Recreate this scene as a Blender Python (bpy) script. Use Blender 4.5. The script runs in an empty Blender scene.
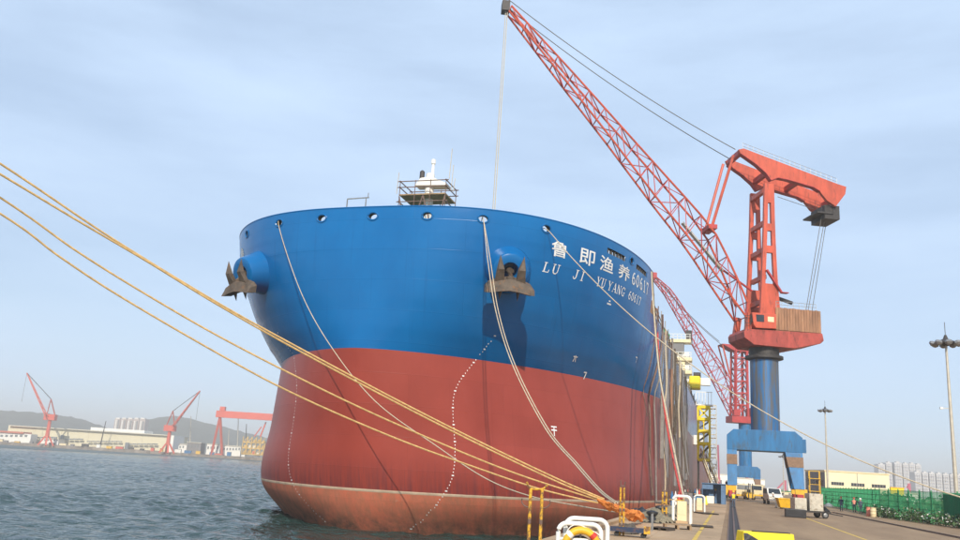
import bpy, bmesh, math, random
import numpy as np
from mathutils import Vector, Matrix
random.seed(7)
rnd = random.Random(11)
S = bpy.context.scene
C = S.collection
R = math.radians

# ------------------------------------------------------------------ camera, sky, sun, exposure
EYE, QZ = 5.6, 3.2                      # eye above the water, quay surface above the water
FPX, VP, SLOPE = 830.0, (731.0, 485.0), 0.062
def _cam_axes():
    y480 = VP[1] - SLOPE * (VP[0] - 480)
    Z = Vector((SLOPE, 1, -(y480 - 270) / FPX)).normalized()
    Y = Vector(((VP[0] - 480) / FPX, (270 - VP[1]) / FPX, -1))
    Y = (Y - Z * Y.dot(Z)).normalized()
    X = Y.cross(Z)
    return Matrix((X, Y, Z))
CM = _cam_axes()
cd = bpy.data.cameras.new('camera'); cam = bpy.data.objects.new('camera', cd); C.objects.link(cam)
cd.sensor_width = 36; cd.lens = FPX / 960 * 36; cd.clip_end = 20000; cd.clip_start = 0.3
cam.matrix_world = Matrix.Translation((0, 0, EYE)) @ CM.to_4x4()
S.camera = cam
O = Vector((0, 0, EYE))

SUN_AZ, SUN_EL = 17.0, 31.0            # azimuth right of straight behind the quay axis
sdir = Vector((math.sin(R(SUN_AZ)) * math.cos(R(SUN_EL)), -math.cos(R(SUN_AZ)) * math.cos(R(SUN_EL)), math.sin(R(SUN_EL))))
W = bpy.data.worlds.new('World'); S.world = W; W.use_nodes = True
nt = W.node_tree; N = nt.nodes; L = nt.links
bg = N['Background']
sky = N.new('ShaderNodeTexSky'); sky.sky_type = 'NISHITA'; sky.sun_disc = False
sky.sun_elevation = R(SUN_EL); sky.sun_rotation = math.atan2(sdir.x, sdir.y)
sky.air_density = 1.0; sky.dust_density = 0.6; sky.ozone_density = 2.2; sky.altitude = 0
tc = N.new('ShaderNodeTexCoord'); mp = N.new('ShaderNodeMapping'); mp.inputs['Scale'].default_value = (1.3, 1.3, 6.0)
mp.inputs['Rotation'].default_value = (0.12, 0.2, 0.3)
nz = N.new('ShaderNodeTexNoise'); nz.inputs['Scale'].default_value = 1.6; nz.inputs['Detail'].default_value = 6; nz.inputs['Roughness'].default_value = 0.55
cr = N.new('ShaderNodeValToRGB'); cr.color_ramp.elements[0].position = 0.30; cr.color_ramp.elements[1].position = 0.75; cr.color_ramp.elements[0].color = (0.55, 0.55, 0.55, 1)
cr.color_ramp.elements[1].color = (0.95, 0.95, 0.95, 1)
mixc = N.new('ShaderNodeMixRGB'); mixc.inputs[2].default_value = (5.8, 7.4, 9.6, 1)
L.new(tc.outputs['Generated'], mp.inputs[0]); L.new(mp.outputs[0], nz.inputs['Vector']); L.new(nz.outputs['Fac'], cr.inputs[0])
L.new(cr.outputs[0], mixc.inputs[0]); L.new(sky.outputs[0], mixc.inputs[1]); L.new(mixc.outputs[0], bg.inputs['Color'])
bg.inputs['Strength'].default_value = 0.12
sl = bpy.data.lights.new('sun', 'SUN'); sl.energy = 4.7; sl.angle = R(0.55); sl.color = (1.0, 0.91, 0.77)
so = bpy.data.objects.new('sun', sl); C.objects.link(so); so.rotation_euler = sdir.to_track_quat('Z', 'Y').to_euler(); so.location = (40, -60, 120)
S.view_settings.view_transform = 'Standard'; S.view_settings.look = 'None'
S.view_settings.exposure = 0.0; S.view_settings.gamma = 1.0; S.view_settings.use_curve_mapping = False

# ------------------------------------------------------------------ pixel -> place
def ray(x, y): return CM @ Vector(((x - 480) / FPX, (270 - y) / FPX, -1))
def atz(x, y, z=QZ): r = ray(x, y); return O + r * ((z - EYE) / r.z)
def atY(x, y, Y): r = ray(x, y); return O + r * (Y / r.y)
def atX(x, y, X): r = ray(x, y); return O + r * (X / r.x)
def atD(x, y, D): return O + ray(x, y) * D
def hor(x): return VP[1] + SLOPE * (x - VP[0])
def ground_D(x, D, z):                  # the spot at depth D under pixel column x, at height z
    p = atD(x, hor(x), D); return Vector((p.x, p.y, z))

# ------------------------------------------------------------------ materials
MATS = {}
def mat(name, col, rough=0.6, metal=0.0, var=0.12, scale=3.0, bump=0.0, bscale=30.0, spec=0.5, coat=0.0, rust=0.0, rustcol=(0.13, 0.05, 0.025), stretch=1.0, trans=0.0, coords='Object'):
    if name in MATS: return MATS[name]
    m = bpy.data.materials.new(name); m.use_nodes = True; t = m.node_tree; n = t.nodes; l = t.links
    b = n['Principled BSDF']; b.inputs['Roughness'].default_value = rough; b.inputs['Metallic'].default_value = metal
    b.inputs['Specular IOR Level'].default_value = spec
    tcn = n.new('ShaderNodeTexCoord'); mpn = n.new('ShaderNodeMapping'); mpn.inputs['Scale'].default_value = (1, 1, stretch)
    l.new(tcn.outputs[coords], mpn.inputs[0])
    a = n.new('ShaderNodeTexNoise'); a.inputs['Scale'].default_value = scale; a.inputs['Detail'].default_value = 7; a.inputs['Roughness'].default_value = 0.62
    l.new(mpn.outputs[0], a.inputs['Vector'])
    ramp = n.new('ShaderNodeValToRGB'); e = ramp.color_ramp.elements
    e[0].position = 0.32; e[1].position = 0.68
    e[0].color = tuple(c * (1 - var) for c in col) + (1,); e[1].color = tuple(min(1, c * (1 + var)) for c in col) + (1,)
    l.new(a.outputs['Fac'], ramp.inputs[0]); out = ramp.outputs[0]
    if rust > 0:
        q = n.new('ShaderNodeTexNoise'); q.inputs['Scale'].default_value = scale * 1.7; q.inputs['Detail'].default_value = 8; q.inputs['Roughness'].default_value = 0.7
        l.new(mpn.outputs[0], q.inputs['Vector'])
        rr = n.new('ShaderNodeValToRGB'); rr.color_ramp.elements[0].position = 0.68 - rust * 0.3; rr.color_ramp.elements[1].position = 0.80 - rust * 0.3
        l.new(q.outputs['Fac'], rr.inputs[0])
        mx = n.new('ShaderNodeMixRGB'); mx.inputs[2].default_value = rustcol + (1,)
        l.new(rr.outputs[0], mx.inputs[0]); l.new(out, mx.inputs[1]); out = mx.outputs[0]
    l.new(out, b.inputs['Base Color'])
    if bump > 0:
        q2 = n.new('ShaderNodeTexNoise'); q2.inputs['Scale'].default_value = bscale; q2.inputs['Detail'].default_value = 5
        l.new(mpn.outputs[0], q2.inputs['Vector'])
        bp = n.new('ShaderNodeBump'); bp.inputs['Strength'].default_value = bump; bp.inputs['Distance'].default_value = 0.03
        l.new(q2.outputs['Fac'], bp.inputs['Height']); l.new(bp.outputs[0], b.inputs['Normal'])
    MATS[name] = m; return m

M_red = mat('crane_red', (0.50, 0.078, 0.036), 0.5, var=0.22, scale=0.9, rust=0.42, rustcol=(0.24, 0.045, 0.025), stretch=0.25)
M_redp = mat('faded_platform_red', (0.36, 0.055, 0.04), 0.6, var=0.25, scale=1.0, rust=0.45, rustcol=(0.16, 0.03, 0.02), stretch=.4)
M_redd = mat('crane_deep_red', (0.40, 0.035, 0.035), 0.5, var=0.18, scale=0.6, rust=0.3)
M_blue = mat('portal_blue', (0.012, 0.14, 0.33), 0.5, var=0.25, scale=1.0, rust=0.5, rustcol=(0.04, 0.09, 0.15), stretch=0.2)
M_bluec = mat('column_blue', (0.015, 0.12, 0.30), 0.5, var=0.3, scale=1.1, rust=0.8, rustcol=(0.10, 0.095, 0.09), stretch=0.06)
M_dark = mat('dark_steel', (0.045, 0.04, 0.038), 0.6, metal=0.3, var=0.3)
M_steel = mat('grey_steel', (0.28, 0.28, 0.28), 0.45, metal=0.6, var=0.2)
M_galv = mat('pale_pole_steel', (0.50, 0.46, 0.38), 0.5, metal=0.2, var=0.12)
M_brown = mat('brown_hazard_band', (0.20, 0.115, 0.065), 0.7, var=0.2)
M_wood = mat('weathered_brown_panel', (0.30, 0.15, 0.08), 0.75, var=0.35, scale=1.5, rust=0.3, rustcol=(0.42, 0.28, 0.17), stretch=0.2)
M_wire = mat('wire_rope', (0.16, 0.15, 0.14), 0.55, metal=0.4, var=0.1)
M_yel = mat('yellow_paint', (0.72, 0.42, 0.02), 0.5, var=0.15, rust=0.3, scale=2)
M_yelw = mat('worn_yellow_paint', (0.66, 0.36, 0.02), 0.6, var=0.2, rust=0.75, scale=3.5, rustcol=(.16, .08, .03))
M_yelb = mat('bright_yellow_paint', (0.85, 0.62, 0.01), 0.45, var=0.08)
M_black = mat('black_rubber', (0.02, 0.02, 0.02), 0.7, var=0.2)
M_white = mat('white_paint', (0.78, 0.76, 0.70), 0.45, var=0.06, rust=0.1, scale=2)
M_cream = mat('cream_paint', (0.74, 0.62, 0.38), 0.55, var=0.08, rust=0.18, scale=2)
M_wall = mat('cream_wall', (0.80, 0.72, 0.46), 0.8, var=0.06, scale=0.3, stretch=0.3)
M_greyw = mat('grey_wall', (0.20, 0.19, 0.19), 0.85, var=0.12, scale=0.3)
M_glass = mat('dark_glass', (0.02, 0.025, 0.03), 0.08, var=0.1, spec=0.8)
M_green = mat('fence_green', (0.015, 0.24, 0.09), 0.55, var=0.2, scale=0.8)
M_rope = mat('tan_rope', (0.62, 0.40, 0.16), 0.85, var=0.25, scale=6, bump=0.6, bscale=40)
M_ropew = mat('pale_rope', (0.52, 0.43, 0.30), 0.85, var=0.2, scale=6, bump=0.6, bscale=40)
M_roped = mat('dark_rope', (0.10, 0.08, 0.06), 0.9, var=0.3, scale=5)
M_roper = mat('red_hose', (0.55, 0.06, 0.04), 0.5, var=0.2)
M_orange = mat('orange_cloth', (0.80, 0.24, 0.03), 0.85, var=0.25, scale=4, bump=0.8, bscale=14)
M_tarp = mat('black_tarp', (0.018, 0.018, 0.02), 0.45, var=0.3, bump=0.6, bscale=8)
M_scrub = mat('dry_net', (0.24, 0.20, 0.13), 0.95, var=0.45, scale=8, bump=1.0, bscale=25)
M_anchor = mat('anchor_iron', (0.10, 0.075, 0.055), 0.75, var=0.4, scale=1.5, rust=0.45, rustcol=(0.22, 0.10, 0.04), bump=0.4, bscale=12)
M_redf = mat('far_red', (0.62, 0.10, 0.06), 0.6, var=0.1, scale=0.05)
M_leaf = mat('leaf_green', (0.05, 0.10, 0.03), 0.7, var=0.5, scale=1.5)
M_skin = mat('skin', (0.55, 0.33, 0.24), 0.6, var=0.05)
M_navy = mat('navy_cloth', (0.02, 0.03, 0.07), 0.85, var=0.2)
M_hivis = mat('pink_orange_vest', (0.75, 0.28, 0.20), 0.8, var=0.1)
M_boiler = mat('grey_blue_workwear', (0.07, 0.09, 0.13), 0.85, var=0.2)
M_plank = mat('plank', (0.30, 0.20, 0.11), 0.85, var=0.3, scale=3, stretch=0.3)
M_rail = mat('rail_steel', (0.16, 0.10, 0.07), 0.5, metal=0.4, var=0.3)
M_flatw = mat('hull_white_print', (0.80, 0.80, 0.78), 0.5, var=0.08)

# ------------------------------------------------------------------ mesh builder
ROOT = {}
class MB:
    def __init__(s): s.v = []; s.f = []
    def add(s, vs, fs):
        o = len(s.v); s.v += [tuple(p) for p in vs]; s.f += [tuple(i + o for i in f) for f in fs]; return s
    def hexa(s, p):                       # 8 corners: bottom 4 ccw, top 4 ccw
        return s.add(p, [(3, 2, 1, 0), (4, 5, 6, 7), (0, 1, 5, 4), (1, 2, 6, 5), (2, 3, 7, 6), (3, 0, 4, 7)])
    def box(s, c, d, rz=0.0):             # centre of the base, size
        c = Vector(c); x, y, z = d[0] / 2, d[1] / 2, d[2]; m = Matrix.Rotation(rz, 3, 'Z')
        P = [(-x, -y, 0), (x, -y, 0), (x, y, 0), (-x, y, 0), (-x, -y, z), (x, -y, z), (x, y, z), (-x, y, z)]
        return s.hexa([c + m @ Vector(p) for p in P])
    def obox(s, o, ax, ay, az):           # corner + three edge vectors
        o, ax, ay, az = map(Vector, (o, ax, ay, az))
        return s.hexa([o, o + ax, o + ax + ay, o + ay, o + az, o + ax + az, o + ax + ay + az, o + ay + az])
    def bar(s, p, q, w, h=None):
        p, q = Vector(p), Vector(q); d = (q - p).normalized(); h = h or w
        u = d.cross(Vector((0, 0, 1)));
        if u.length < 1e-3: u = Vector((1, 0, 0))
        u.normalize(); t = u.cross(d)
        u = u * (w / 2); t = t * (h / 2)
        return s.hexa([p - u - t, p + u - t, p + u + t, p - u + t, q - u - t, q + u - t, q + u + t, q - u + t])
    def tube(s, pts, r, n=6, caps=True):
        pts = [Vector(p) for p in pts]; o = len(s.v); k = len(pts)
        rr = r if isinstance(r, (list, tuple)) else [r] * k
        ref = Vector((0, 0, 1))
        for i, p in enumerate(pts):
            d = (pts[min(i + 1, k - 1)] - pts[max(i - 1, 0)]).normalized()
            u = d.cross(ref)
            if u.length < 0.05: u = d.cross(Vector((1, 0, 0)))
            u.normalize(); t = u.cross(d)
            for j in range(n):
                a = 2 * math.pi * j / n; s.v.append(tuple(p + (u * math.cos(a) + t * math.sin(a)) * rr[i]))
        for i in range(k - 1):
            for j in range(n):
                j2 = (j + 1) % n; s.f.append((o + i * n + j, o + i * n + j2, o + (i + 1) * n + j2, o + (i + 1) * n + j))
        if caps: s.f.append(tuple(o + j for j in range(n))[::-1]); s.f.append(tuple(o + (k - 1) * n + j for j in range(n)))
        return s
    def lathe(s, prof, c=(0, 0, 0), axis=(0, 0, 1), n=16):    # prof: (radius, height)
        c = Vector(c); a = Vector(axis).normalized(); u = a.cross(Vector((0, 1, 0.01)))
        if u.length < 1e-3: u = Vector((1, 0, 0))
        u.normalize(); t = a.cross(u); o = len(s.v)
        for r, h in prof:
            for j in range(n):
                g = 2 * math.pi * j / n; s.v.append(tuple(c + a * h + (u * math.cos(g) + t * math.sin(g)) * r))
        for i in range(len(prof) - 1):
            for j in range(n):
                j2 = (j + 1) % n; s.f.append((o + i * n + j, o + i * n + j2, o + (i + 1) * n + j2, o + (i + 1) * n + j))
        s.f.append(tuple(o + j for j in range(n))[::-1]); s.f.append(tuple(o + (len(prof) - 1) * n + j for j in range(n)))
        return s
    def prism(s, poly, ext):              # polygon (3D points) extruded along a vector
        e = Vector(ext); k = len(poly); o = len(s.v)
        s.v += [tuple(Vector(p)) for p in poly] + [tuple(Vector(p) + e) for p in poly]
        s.f.append(tuple(range(o, o + k))[::-1]); s.f.append(tuple(range(o + k, o + 2 * k)))
        for i in range(k): j = (i + 1) % k; s.f.append((o + i, o + j, o + k + j, o + k + i))
        return s
    def torus(s, c, ax, R0, r0, n=24, k=8, arc=(0, 2 * math.pi)):
        c = Vector(c); a = Vector(ax).normalized(); u = a.cross(Vector((0, 0, 1)))
        if u.length < 1e-3: u = Vector((1, 0, 0))
        u.normalize(); t = a.cross(u); o = len(s.v)
        for i in range(n):
            g = 2 * math.pi * i / n; d = u * math.cos(g) + t * math.sin(g)
            for j in range(k):
                b = 2 * math.pi * j / k; s.v.append(tuple(c + d * (R0 + r0 * math.cos(b)) + a * (r0 * math.sin(b))))
        for i in range(n):
            for j in range(k):
                i2, j2 = (i + 1) % n, (j + 1) % k; s.f.append((o + i * k + j, o + i2 * k + j, o + i2 * k + j2, o + i * k + j2))
        return s
    def build(s, name, m, parent=None, smooth=False, local=False, bevel=0.0):
        vs = s.v
        if parent is not None and not local:
            r = parent
            while r.parent: r = r.parent
            off = ROOT.get(r.name, Vector((0, 0, 0))); vs = [(x - off.x, y - off.y, z - off.z) for x, y, z in vs]
        me = bpy.data.meshes.new(name); me.from_pydata(vs, [], s.f); me.validate()
        bm = bmesh.new(); bm.from_mesh(me); bmesh.ops.recalc_face_normals(bm, faces=bm.faces); bm.to_mesh(me); bm.free()
        if smooth:
            me.polygons.foreach_set('use_smooth', [True] * len(me.polygons))
            try: me.set_sharp_from_angle(angle=R(40))
            except Exception: pass
        for mm in (m if isinstance(m, (list, tuple)) else [m]): me.materials.append(mm)
        o = bpy.data.objects.new(name, me); C.objects.link(o)
        if parent is not None: o.parent = parent
        if bevel > 0:
            b = o.modifiers.new('bevel', 'BEVEL'); b.width = bevel; b.segments = 2; b.limit_method = 'ANGLE'
        return o

def tag(o, label=None, cat=None, group=None, kind=None):
    if label: o['label'] = label
    if cat: o['category'] = cat
    if group: o['group'] = group
    if kind: o['kind'] = kind
    return o
def thing(name, label, cat, loc=(0, 0, 0), group=None, rz=0.0):
    o = bpy.data.objects.new(name, None); C.objects.link(o); o.location = loc; o.rotation_euler = (0, 0, rz); o.empty_display_size = 0.3
    ROOT[o.name] = Vector(loc); return tag(o, label, cat, group)
def copy_tree(o, parent=None):
    c = o.copy(); C.objects.link(c)
    if parent is not None: c.parent = parent
    for ch in o.children: copy_tree(ch, c)
    return c
def bars(parent, name, segs, w, m):       # every bar an object of its own
    for p, q in segs: MB().bar(p, q, w).build(name, m, parent)
def spline(P, n=60):
    P = [Vector(p) for p in P]; out = []; k = len(P) - 1
    for i in range(k):
        a, b, c, d = P[max(i - 1, 0)], P[i], P[i + 1], P[min(i + 2, k)]
        m = max(2, n // k)
        for j in range(m):
            t = j / m; t2, t3 = t * t, t * t * t
            out.append(0.5 * ((2 * b) + (c - a) * t + (2 * a - 5 * b + 4 * c - d) * t2 + (3 * b - a - 3 * c + d) * t3))
    out.append(P[-1]); return out
def sagline(A, B, s, n=40):
    A, B = Vector(A), Vector(B); return [A + (B - A) * (i / n) - Vector((0, 0, 4 * s * (i / n) * (1 - i / n))) for i in range(n + 1)]

# ------------------------------------------------------------------ setting: water, quay
def node_mat(name):
    m = bpy.data.materials.new(name); m.use_nodes = True; return m, m.node_tree.nodes, m.node_tree.links, m.node_tree.nodes['Principled BSDF']
def water_mat(nm='harbour_water', rough=.10):
    m, n, l, b = node_mat(nm)
    b.inputs['Base Color'].default_value = (0.016, 0.046, 0.042, 1); b.inputs['Roughness'].default_value = rough; b.inputs['IOR'].default_value = 1.33
    g = n.new('ShaderNodeNewGeometry'); last = None
    for sc, st, dist, sx in ((0.10, 1.0, 1.6, (0.9, 1.1, 1)), (0.42, 1.0, 0.9, (0.9, 1.1, 1)), (1.3, 1.0, 0.30, (0.9, 1.1, 1)), (4.0, 0.8, 0.05, (1, 1, 1))):
        mp_ = n.new('ShaderNodeMapping'); mp_.inputs['Scale'].default_value = sx; mp_.inputs['Rotation'].default_value = (0, 0, 0.4)
        q = n.new('ShaderNodeTexNoise'); q.inputs['Scale'].default_value = sc; q.inputs['Detail'].default_value = 4; q.inputs['Roughness'].default_value = 0.55
        q.inputs['Distortion'].default_value = 0.6
        bp = n.new('ShaderNodeBump'); bp.inputs['Strength'].default_value = st; bp.inputs['Distance'].default_value = dist
        l.new(g.outputs['Position'], mp_.inputs[0]); l.new(mp_.outputs[0], q.inputs['Vector']); l.new(q.outputs['Fac'], bp.inputs['Height'])
        if last: l.new(last.outputs[0], bp.inputs['Normal'])
        last = bp
    l.new(last.outputs[0], b.inputs['Normal']); return m
def water():
    # a patch of real waves in front of the bow, flat sheets beyond it
    ys = [18.0]
    while ys[-1] < 700: ys.append(ys[-1] + max(.26, ys[-1] * .0062))
    xs = [-6.0]
    while xs[-1] > -480: xs.append(xs[-1] - max(.30, abs(xs[-1]) * .0048))
    xs = np.array(xs); ys = np.array(ys); Xg, Yg = np.meshgrid(xs, ys); Z = np.zeros_like(Xg); r_ = np.random.RandomState(3)
    for i in range(64):
        lam = 0.8 * (5.5 / 0.8) ** r_.rand(); th = 1.2 + r_.normal(0, .75); k_ = 2 * math.pi / lam
        Z += lam * .0075 * np.sin(k_ * (Xg * math.cos(th) + Yg * math.sin(th)) + r_.rand() * 6.28)
    Z *= .75 + .35 * np.sin(Xg * .06 + 1) * np.sin(Yg * .045)
    fade = np.clip((Yg - 18) / 4, 0, 1) * np.clip((700 - Yg) / 300, 0, 1) * np.clip((Xg + 480) / 120, 0, 1)
    Z = np.sign(Z) * np.abs(Z) * fade; ny, nx = Z.shape
    V = np.stack([Xg, Yg, Z], -1).reshape(-1, 3); idx = np.arange(ny * nx).reshape(ny, nx)
    Fq = np.stack([idx[:-1, :-1], idx[1:, :-1], idx[1:, 1:], idx[:-1, 1:]], -1).reshape(-1, 4)
    x0, x1, y0, y1 = float(xs[-1]), -6.0, 18.0, float(ys[-1])
    B = [(-7000, -300, 0), (-6, -300, 0), (-6, y0, 0), (-7000, y0, 0), (x0, y0, 0), (x0, y1, 0), (-7000, y1, 0), (-6, y1, 0), (-6, 7000, 0), (-7000, 7000, 0)]
    n0 = len(V); faces = [tuple(f) for f in Fq.tolist()] + [(n0, n0 + 1, n0 + 2, n0 + 3), (n0 + 3, n0 + 4, n0 + 5, n0 + 6), (n0 + 6, n0 + 7, n0 + 8, n0 + 9)]
    me = bpy.data.meshes.new('water'); me.from_pydata(V.tolist() + B, [], faces); me.polygons.foreach_set('use_smooth', [True] * len(me.polygons)); me.materials.append(water_mat()); me.materials.append(water_mat('ruffled_far_water', .38))
    for p in list(me.polygons)[-3:]: p.material_index = 1
    o = bpy.data.objects.new('water', me); C.objects.link(o); tag(o, kind='structure')
water()

def quay_mat(name, col, col2, stain):
    m, n, l, b = node_mat(name); g = n.new('ShaderNodeNewGeometry'); b.inputs['Roughness'].default_value = 0.82
    a = n.new('ShaderNodeTexNoise'); a.inputs['Scale'].default_value = 0.12; a.inputs['Detail'].default_value = 8; a.inputs['Roughness'].default_value = 0.7
    mp_ = n.new('ShaderNodeMapping'); mp_.inputs['Scale'].default_value = (2.2, 0.5, 1); l.new(g.outputs['Position'], mp_.inputs[0]); l.new(mp_.outputs[0], a.inputs['Vector'])
    r = n.new('ShaderNodeValToRGB'); r.color_ramp.elements[0].position = 0.3; r.color_ramp.elements[1].position = 0.7
    r.color_ramp.elements[0].color = col + (1,); r.color_ramp.elements[1].color = col2 + (1,); l.new(a.outputs['Fac'], r.inputs[0])
    a2 = n.new('ShaderNodeTexNoise'); a2.inputs['Scale'].default_value = 0.7; a2.inputs['Detail'].default_value = 10; a2.inputs['Roughness'].default_value = 0.68; l.new(g.outputs['Position'], a2.inputs['Vector'])
    r2 = n.new('ShaderNodeValToRGB'); r2.color_ramp.elements[0].position = 0.58; r2.color_ramp.elements[1].position = 0.75; r2.color_ramp.elements[1].color = (0.8,) * 3 + (1,)
    l.new(a2.outputs['Fac'], r2.inputs[0])
    mx = n.new('ShaderNodeMixRGB'); mx.inputs[2].default_value = stain + (1,); l.new(r2.outputs[0], mx.inputs[0]); l.new(r.outputs[0], mx.inputs[1])
    oi = n.new('ShaderNodeObjectInfo'); hs = n.new('ShaderNodeHueSaturation'); mr = n.new('ShaderNodeMapRange')
    mr.inputs['To Min'].default_value = 0.86; mr.inputs['To Max'].default_value = 1.12
    l.new(oi.outputs['Random'], mr.inputs[0]); l.new(mr.outputs[0], hs.inputs['Value']); l.new(mx.outputs[0], hs.inputs['Color']); l.new(hs.outputs[0], b.inputs['Base Color'])
    bn = n.new('ShaderNodeTexNoise'); bn.inputs['Scale'].default_value = 6; bn.inputs['Detail'].default_value = 6; l.new(g.outputs['Position'], bn.inputs['Vector'])
    bp = n.new('ShaderNodeBump'); bp.inputs['Strength'].default_value = 0.5; bp.inputs['Distance'].default_value = 0.03; l.new(bn.outputs['Fac'], bp.inputs['Height']); l.new(bp.outputs[0], b.inputs['Normal'])
    return m
M_quay = quay_mat('quay_concrete', (0.25, 0.155, 0.082), (0.42, 0.28, 0.155), (0.13, 0.08, 0.045))
M_slab = quay_mat('slab_concrete', (0.33, 0.22, 0.125), (0.50, 0.35, 0.21), (0.17, 0.11, 0.062))
QE = -6.3
q = MB()
q.obox((QE, -60, -8), (4000, 0, 0), (0, 6000, 0), (0, 0, 8 + QZ))
quay = tag(q.build('quay', M_quay), kind='structure')
me_slab = None
for i in range(2):
    for j in range(42):
        x0 = QE + 0.03 + i * 2.9; y0 = 14 + j * 4.0
        if me_slab is None:
            o = MB().obox((0.012, 0.012, 0), (2.876, 0, 0), (0, 3.976, 0), (0, 0, 0.05)).build('slab', M_slab, bevel=0.01); me_slab = o.data
        else:
            o = bpy.data.objects.new('slab', me_slab); C.objects.link(o)
        o.parent = quay; o.location = (x0, y0, QZ - 0.035 + rnd.uniform(-0.006, 0.006))
SZ = QZ + 0.022                          # top of the slabs
k = MB()
kerb = MB().obox((QE - 0.05, -20, QZ - 0.6), (0.42, 0, 0), (0, 400, 0), (0, 0, 0.78)).build('kerb', M_slab, quay, bevel=0.03)
# yellow painted dashes along the quay
M_line = mat('worn_yellow_line', (0.62, 0.42, 0.08), 0.8, var=0.3, scale=4, rust=0.35, rustcol=(0.30, 0.22, 0.14))
ln = MB()
for y0 in np.arange(20, 82, 9.0): ln.add([(-1.62, y0, SZ + 0.006), (-1.44, y0, SZ + 0.006), (-1.44, y0 + 8.2, SZ + 0.006), (-1.62, y0 + 8.2, SZ + 0.006)], [(0, 1, 2, 3)])
tag(ln.build('quay_line', M_line), kind='structure')
ln = MB()
a, b_ = atz(800, 516), atz(880, 545); dv = (b_ - a); pv = Vector((0.09, 0.03, 0))
ln.add([a - pv + Vector((0, 0, .005)), a + pv + Vector((0, 0, .005)), b_ + pv + Vector((0, 0, .005)), b_ - pv + Vector((0, 0, .005))], [(0, 1, 2, 3)])
tag(ln.build('yard_line', M_line), kind='structure')
# crane rails
def rail(name, x0, y0, x1, y1, label):
    t = thing(name, label, 'rail', (x0, y0, QZ)); d = Vector((x1 - x0, y1 - y0, 0)); p = Vector((d.y, -d.x, 0)).normalized()
    A, B = Vector((x0, y0, QZ)), Vector((x1, y1, QZ))
    u = Vector((0, 0, 1))
    MB().add([A - p * .28 + u * .004, A + p * .28 + u * .004, B + p * .28 + u * .004, B - p * .28 + u * .004], [(0, 1, 2, 3)]).build('groove', M_dark, t)
    MB().obox(A - p * .05 + u * .004, B - A, p * .10, u * .075).build('rail_head', M_rail, t)
    for s in (-1, 1): MB().obox(A + p * (s * .31 - .03) - u * .02, B - A, p * .06, u * .06).build('edge_angle', M_rail, t)
    return t
rail('crane_rail', 0.15, 5, 0.15, 520, 'crane rail in its dark groove nearest the ship')
rA, rB, rC = atz(833, 512.5), atz(960, 538), atz(985, 543)
rail('crane_rail', 9.6, 118, 9.6, 520, 'landward crane rail running off beyond the big crane')
rail('crane_rail', rA.x, rA.y, rB.x + (rB.x - rA.x) * .8, rB.y + (rB.y - rA.y) * .8, 'rusty rail crossing the yard beside the green fence')

# ------------------------------------------------------------------ the ship
CX, HB = -30.1, 22.5
LV = np.array([[-6, 78, 36, 1.5, 1.6], [-3, 71.5, 36, 1.5, 1.6], [0, 68.0, 36, 1.55, 1.65], [3.3, 65.9, 37, 1.8, 2.0], [9, 64.6, 40, 1.7, 1.9], [14.9, 63.5, 40, 1.6, 1.7], [27.1, 62.8, 30, 2.7, 2.3]])
def _catmull(z):
    zs = LV[:6, 0]; i = int(np.clip(np.searchsorted(zs, z) - 1, 0, 4)); h = zs[i + 1] - zs[i]; t = (z - zs[i]) / h
    def sl_(j):
        if j == 0: return (LV[1, 1:] - LV[0, 1:]) / (zs[1] - zs[0])
        if j == 5: return (LV[5, 1:] - LV[4, 1:]) / (zs[5] - zs[4])
        return (LV[j + 1, 1:] - LV[j - 1, 1:]) / (zs[j + 1] - zs[j - 1])
    a, b = LV[i, 1:], LV[i + 1, 1:]
    return (2*t**3 - 3*t**2 + 1) * a + (t**3 - 2*t**2 + t) * h * sl_(i) + (-2*t**3 + 3*t**2) * b + (t**3 - t**2) * h * sl_(i + 1)
def hpar(z):
    if z > 14.9:
        t = min((z - 14.9) / 12.2, 1.0); w = 1 - (1 - t) ** 1.5
        return LV[5, 1:] * (1 - w) + LV[6, 1:] * w
    return _catmull(max(z, -6))
def hhalf(Y, z):
    y0, l_, m_, n_ = hpar(z); d = min(max((Y - y0) / l_, 0), 1); return HB * (1 - (1 - d) ** n_) ** (1 / m_)
def inside(P): return P.y > hpar(P.z)[0] and abs(P.x - CX) < hhalf(P.y, P.z)
def hull_px(x, y):
    r = ray(x, y); prev = 45.0; t = 45.0
    while t < 150:
        if inside(O + r * t):
            a, b = prev, t
            for _ in range(24):
                m_ = (a + b) / 2
                if inside(O + r * m_): b = m_
                else: a = m_
            return O + r * b
        prev = t; t += 0.15
NS = 70; AFT = [112, 125, 140, 160, 185, 210, 235, 260, 285, 306]
def hull_curve(z):
    y0, l_, m_, n_ = hpar(z); P = []
    for i in range(NS + 1):
        h = HB * math.sin(i / NS * math.pi / 2); q_ = min((h / HB) ** m_, 1.0)
        P.append((h, y0 + l_ * (1 - (1 - q_) ** (1 / n_))))
    for y in AFT: P.append((HB, y))
    return np.array(P)
_arc = {}
def arc_table(z):
    k_ = round(z * 10) / 10
    if k_ not in _arc:
        P = hull_curve(k_); d = np.hypot(*np.diff(P, axis=0).T); _arc[k_] = (P, np.concatenate([[0], np.cumsum(d)]))
    return _arc[k_]
def on_hull(arc, z, side=1, off=0.0):
    P, A = arc_table(z); h = np.interp(arc, A, P[:, 0]); y = np.interp(arc, A, P[:, 1])
    h2 = np.interp(arc + .3, A, P[:, 0]); y2 = np.interp(arc + .3, A, P[:, 1]); h1 = np.interp(max(arc - .3, 0), A, P[:, 0]); y1 = np.interp(max(arc - .3, 0), A, P[:, 1])
    t = np.array([h2 - h1, y2 - y1]); t /= np.linalg.norm(t) + 1e-9; nx, ny = t[1], -t[0]
    return Vector((CX + side * (h + nx * off), y + ny * off, z))
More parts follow.
